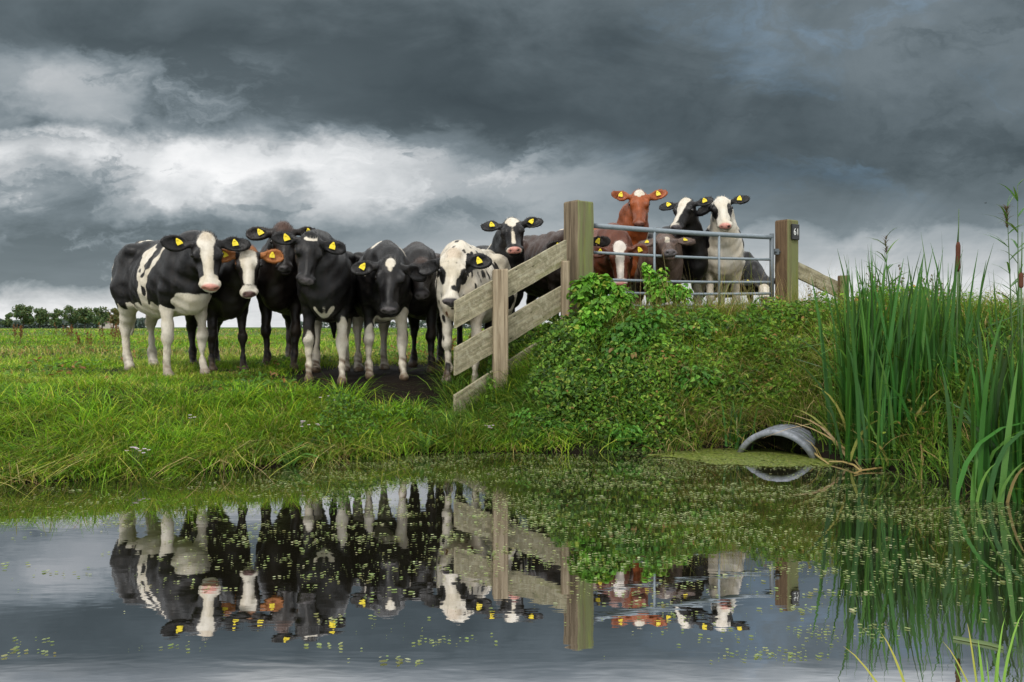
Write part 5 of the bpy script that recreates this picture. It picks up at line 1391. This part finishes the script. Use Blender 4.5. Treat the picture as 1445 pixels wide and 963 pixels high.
# -------- far row of trees, hedge, farmhouse
def far_tree(px, top, base, Y, wpx, label, seed, table, name='broadleaf_tree'):
    rr = np.random.RandomState(seed); c = P(px, base, Y); g = gz1(c[0], Y); org = np.array([c[0], Y, g])
    h = (base+3-top)/F*Y; w = wpx/F*Y/2*1.12
    root = empty(name, tuple(org), label, 'tree', 'row of trees on the horizon')
    mb = MB(); mb.tube([(0,0,-.3),(.05,0,h*.25),(rr.normal(0,.2),0,h*.5),(0,0,h*.75)], [h*.03,h*.024,h*.016,h*.006], 7)
    lobes = []
    for i in range(15):
        a = rr.uniform(0, 6.28); t = rr.uniform(.28, .9); r = w*rr.uniform(.2,.8)*(1-.9*abs(t-.5))
        q = np.array([math.cos(a)*r, math.sin(a)*r, h*t]); lobes.append((q, w*rr.uniform(.28,.5)))
        mb.tube([(0,0,h*rr.uniform(.25,.45)), (q[0]*.5,q[1]*.5,q[2]*.85), q], [h*.011,h*.007,h*.002], 5)
    link('trunk', mb.mesh('trunk'), root, M['bark'])
    B = Blades()
    for q, r in lobes:
        m_ = 90; d = rr.normal(size=(m_, 3)); d /= np.linalg.norm(d, axis=1)[:, None]
        p = q+d*r*rr.uniform(.4, 1.15, (m_, 1))*[1,1,.85]
        B.leaves(p+org, h*.075*rr.uniform(.5,1.4,m_), d+rr.normal(0,.5,(m_,3)), pick(m_, table)*rr.uniform(.7,1.25), .8)
    link('crown', B.mesh('crown', org), root, M['tree_leaf'])
TG = [(3,(.085,.14,.07)),(2,(.10,.155,.06)),(1,(.14,.16,.06))]; TB = [(2,(.13,.15,.055)),(2,(.19,.15,.06)),(1,(.09,.13,.055))]
for i, (px, top, w_, lab, tb) in enumerate(((11,440,14,'thin small tree at the far left of the horizon row',TG),(33,427,28,'widest dark tree near the left end of the horizon row',TG),(56,430,24,'dense round tree right of the widest horizon tree',TG),(79,434,20,'smallest round tree near the middle of the horizon row',TG),
        (100,430,24,'round green tree in the middle of the horizon row',TG),(120,427,26,'tallest tree of the horizon row, with a stout trunk',TG),(144,428,24,'tree with a light gap under its crown, right of the tallest',TG),(160,434,17,'brownish autumn tree beside the red-roofed farmhouse',TB),(171,435,16,'brownish tree half hidden by the rump of the patched cow',TB))):
    far_tree(px, top, 460, 250+7*(i % 3), w_, lab, 100+i, tb)
def hedge(x0, x1, Y, h, n, label, seed, table):
    rr = np.random.RandomState(seed); B = Blades()
    xa, xb = (x0-CX)/F*Y, (x1-CX)/F*Y; org = np.array([(xa+xb)/2, Y, gz1((xa+xb)/2, Y)])
    x = rr.uniform(xa, xb, n); hh = h*(.55+.6*vnoise(x*.12, 0*x+seed, seed)); z = org[2]+hh*rr.uniform(0, 1, n)**.7
    B.leaves(np.stack([x, Y+rr.normal(0, 1.5, n), z], 1), rr.uniform(.5, 1.3, n)*h*.22, rr.normal(size=(n, 3))+[0,-.5,.5], pick(n, table), .8)
    tag(link('hedge', B.mesh('hedge', org), None, M['tree_leaf'], tuple(org)), label, 'hedge')
hedge(-90, 205, 330, 4.6, 7000, 'low hedge line tinted with blue haze along the horizon behind the tree row', 3, [(1,(.09,.125,.12)),(1,(.11,.145,.135))])  # distance haze painted as blue into the leaf colours
hedge(420, 700, 350, 4.0, 3000, 'distant hedge glimpsed between the legs of the black cows', 4, [(1,(.09,.125,.12)),(1,(.11,.145,.135))])  # leaf colours carry the same painted haze blue
# small farmhouse
c = P(156, 460, 300); g = gz1(c[0], 300)
house = empty('farmhouse', (c[0], 300, g), 'small far farmhouse with a red roof between the right-hand trees', 'house')
mb = MB(); mb.box((0,0,1.2), (6,5,2.4)); link('wall', mb.mesh('wall'), house, M['render'])
mb = MB(); mb.add([(-3.3,-2.9,2.3),(3.3,-2.9,2.3),(3.3,2.9,2.3),(-3.3,2.9,2.3),(-3.3,0,4.8),(3.3,0,4.8)], [(0,1,5,4),(2,3,4,5),(0,4,3),(1,2,5),(3,2,1,0)])
rf = link('roof', mb.mesh('roof'), house, M['brick']); mb = MB(); mb.box((1.5,.2,5.0), (.6,.6,1.2)); link('chimney', mb.mesh('chimney'), rf, M['brick'])
mb = MB(); mb.box((-1.4,-2.52,1.3), (1.2,.1,1.1)); link('window', mb.mesh('window'), house, M['plate'])
# bird
c = P(1391, 287, 150); mb = MB(); mb.tube([(-.17,0,0),(-.08,0,.01),(.05,0,.02),(.14,0,.03),(.19,0,.02)], [.012,.045,.055,.035,.006], 8)
bd = link('bird', mb.mesh('bird', True), None, M['birdm'], tuple(c)); tag(bd, 'small dark bird flying in the grey sky above the reeds', 'bird')
for sd in (-1, 1):
    mb = MB(); mb.add([(.08,0,.03),(-.05,0,.03),(-.12,sd*.2,.12),(-.16,sd*.42,.06),(-.02,sd*.25,.14),(.06,sd*.12,.1)]+[(.08,0,.018),(-.05,0,.018),(-.12,sd*.2,.11),(-.16,sd*.42,.055),(-.02,sd*.25,.13),(.06,sd*.12,.088)], [(0,1,2,3,4,5),(11,10,9,8,7,6)]+[(i,(i+1) % 6,(i+1) % 6+6,i+6) for i in range(6)])
    link('wing', mb.mesh('wing'), bd, M['birdm'])
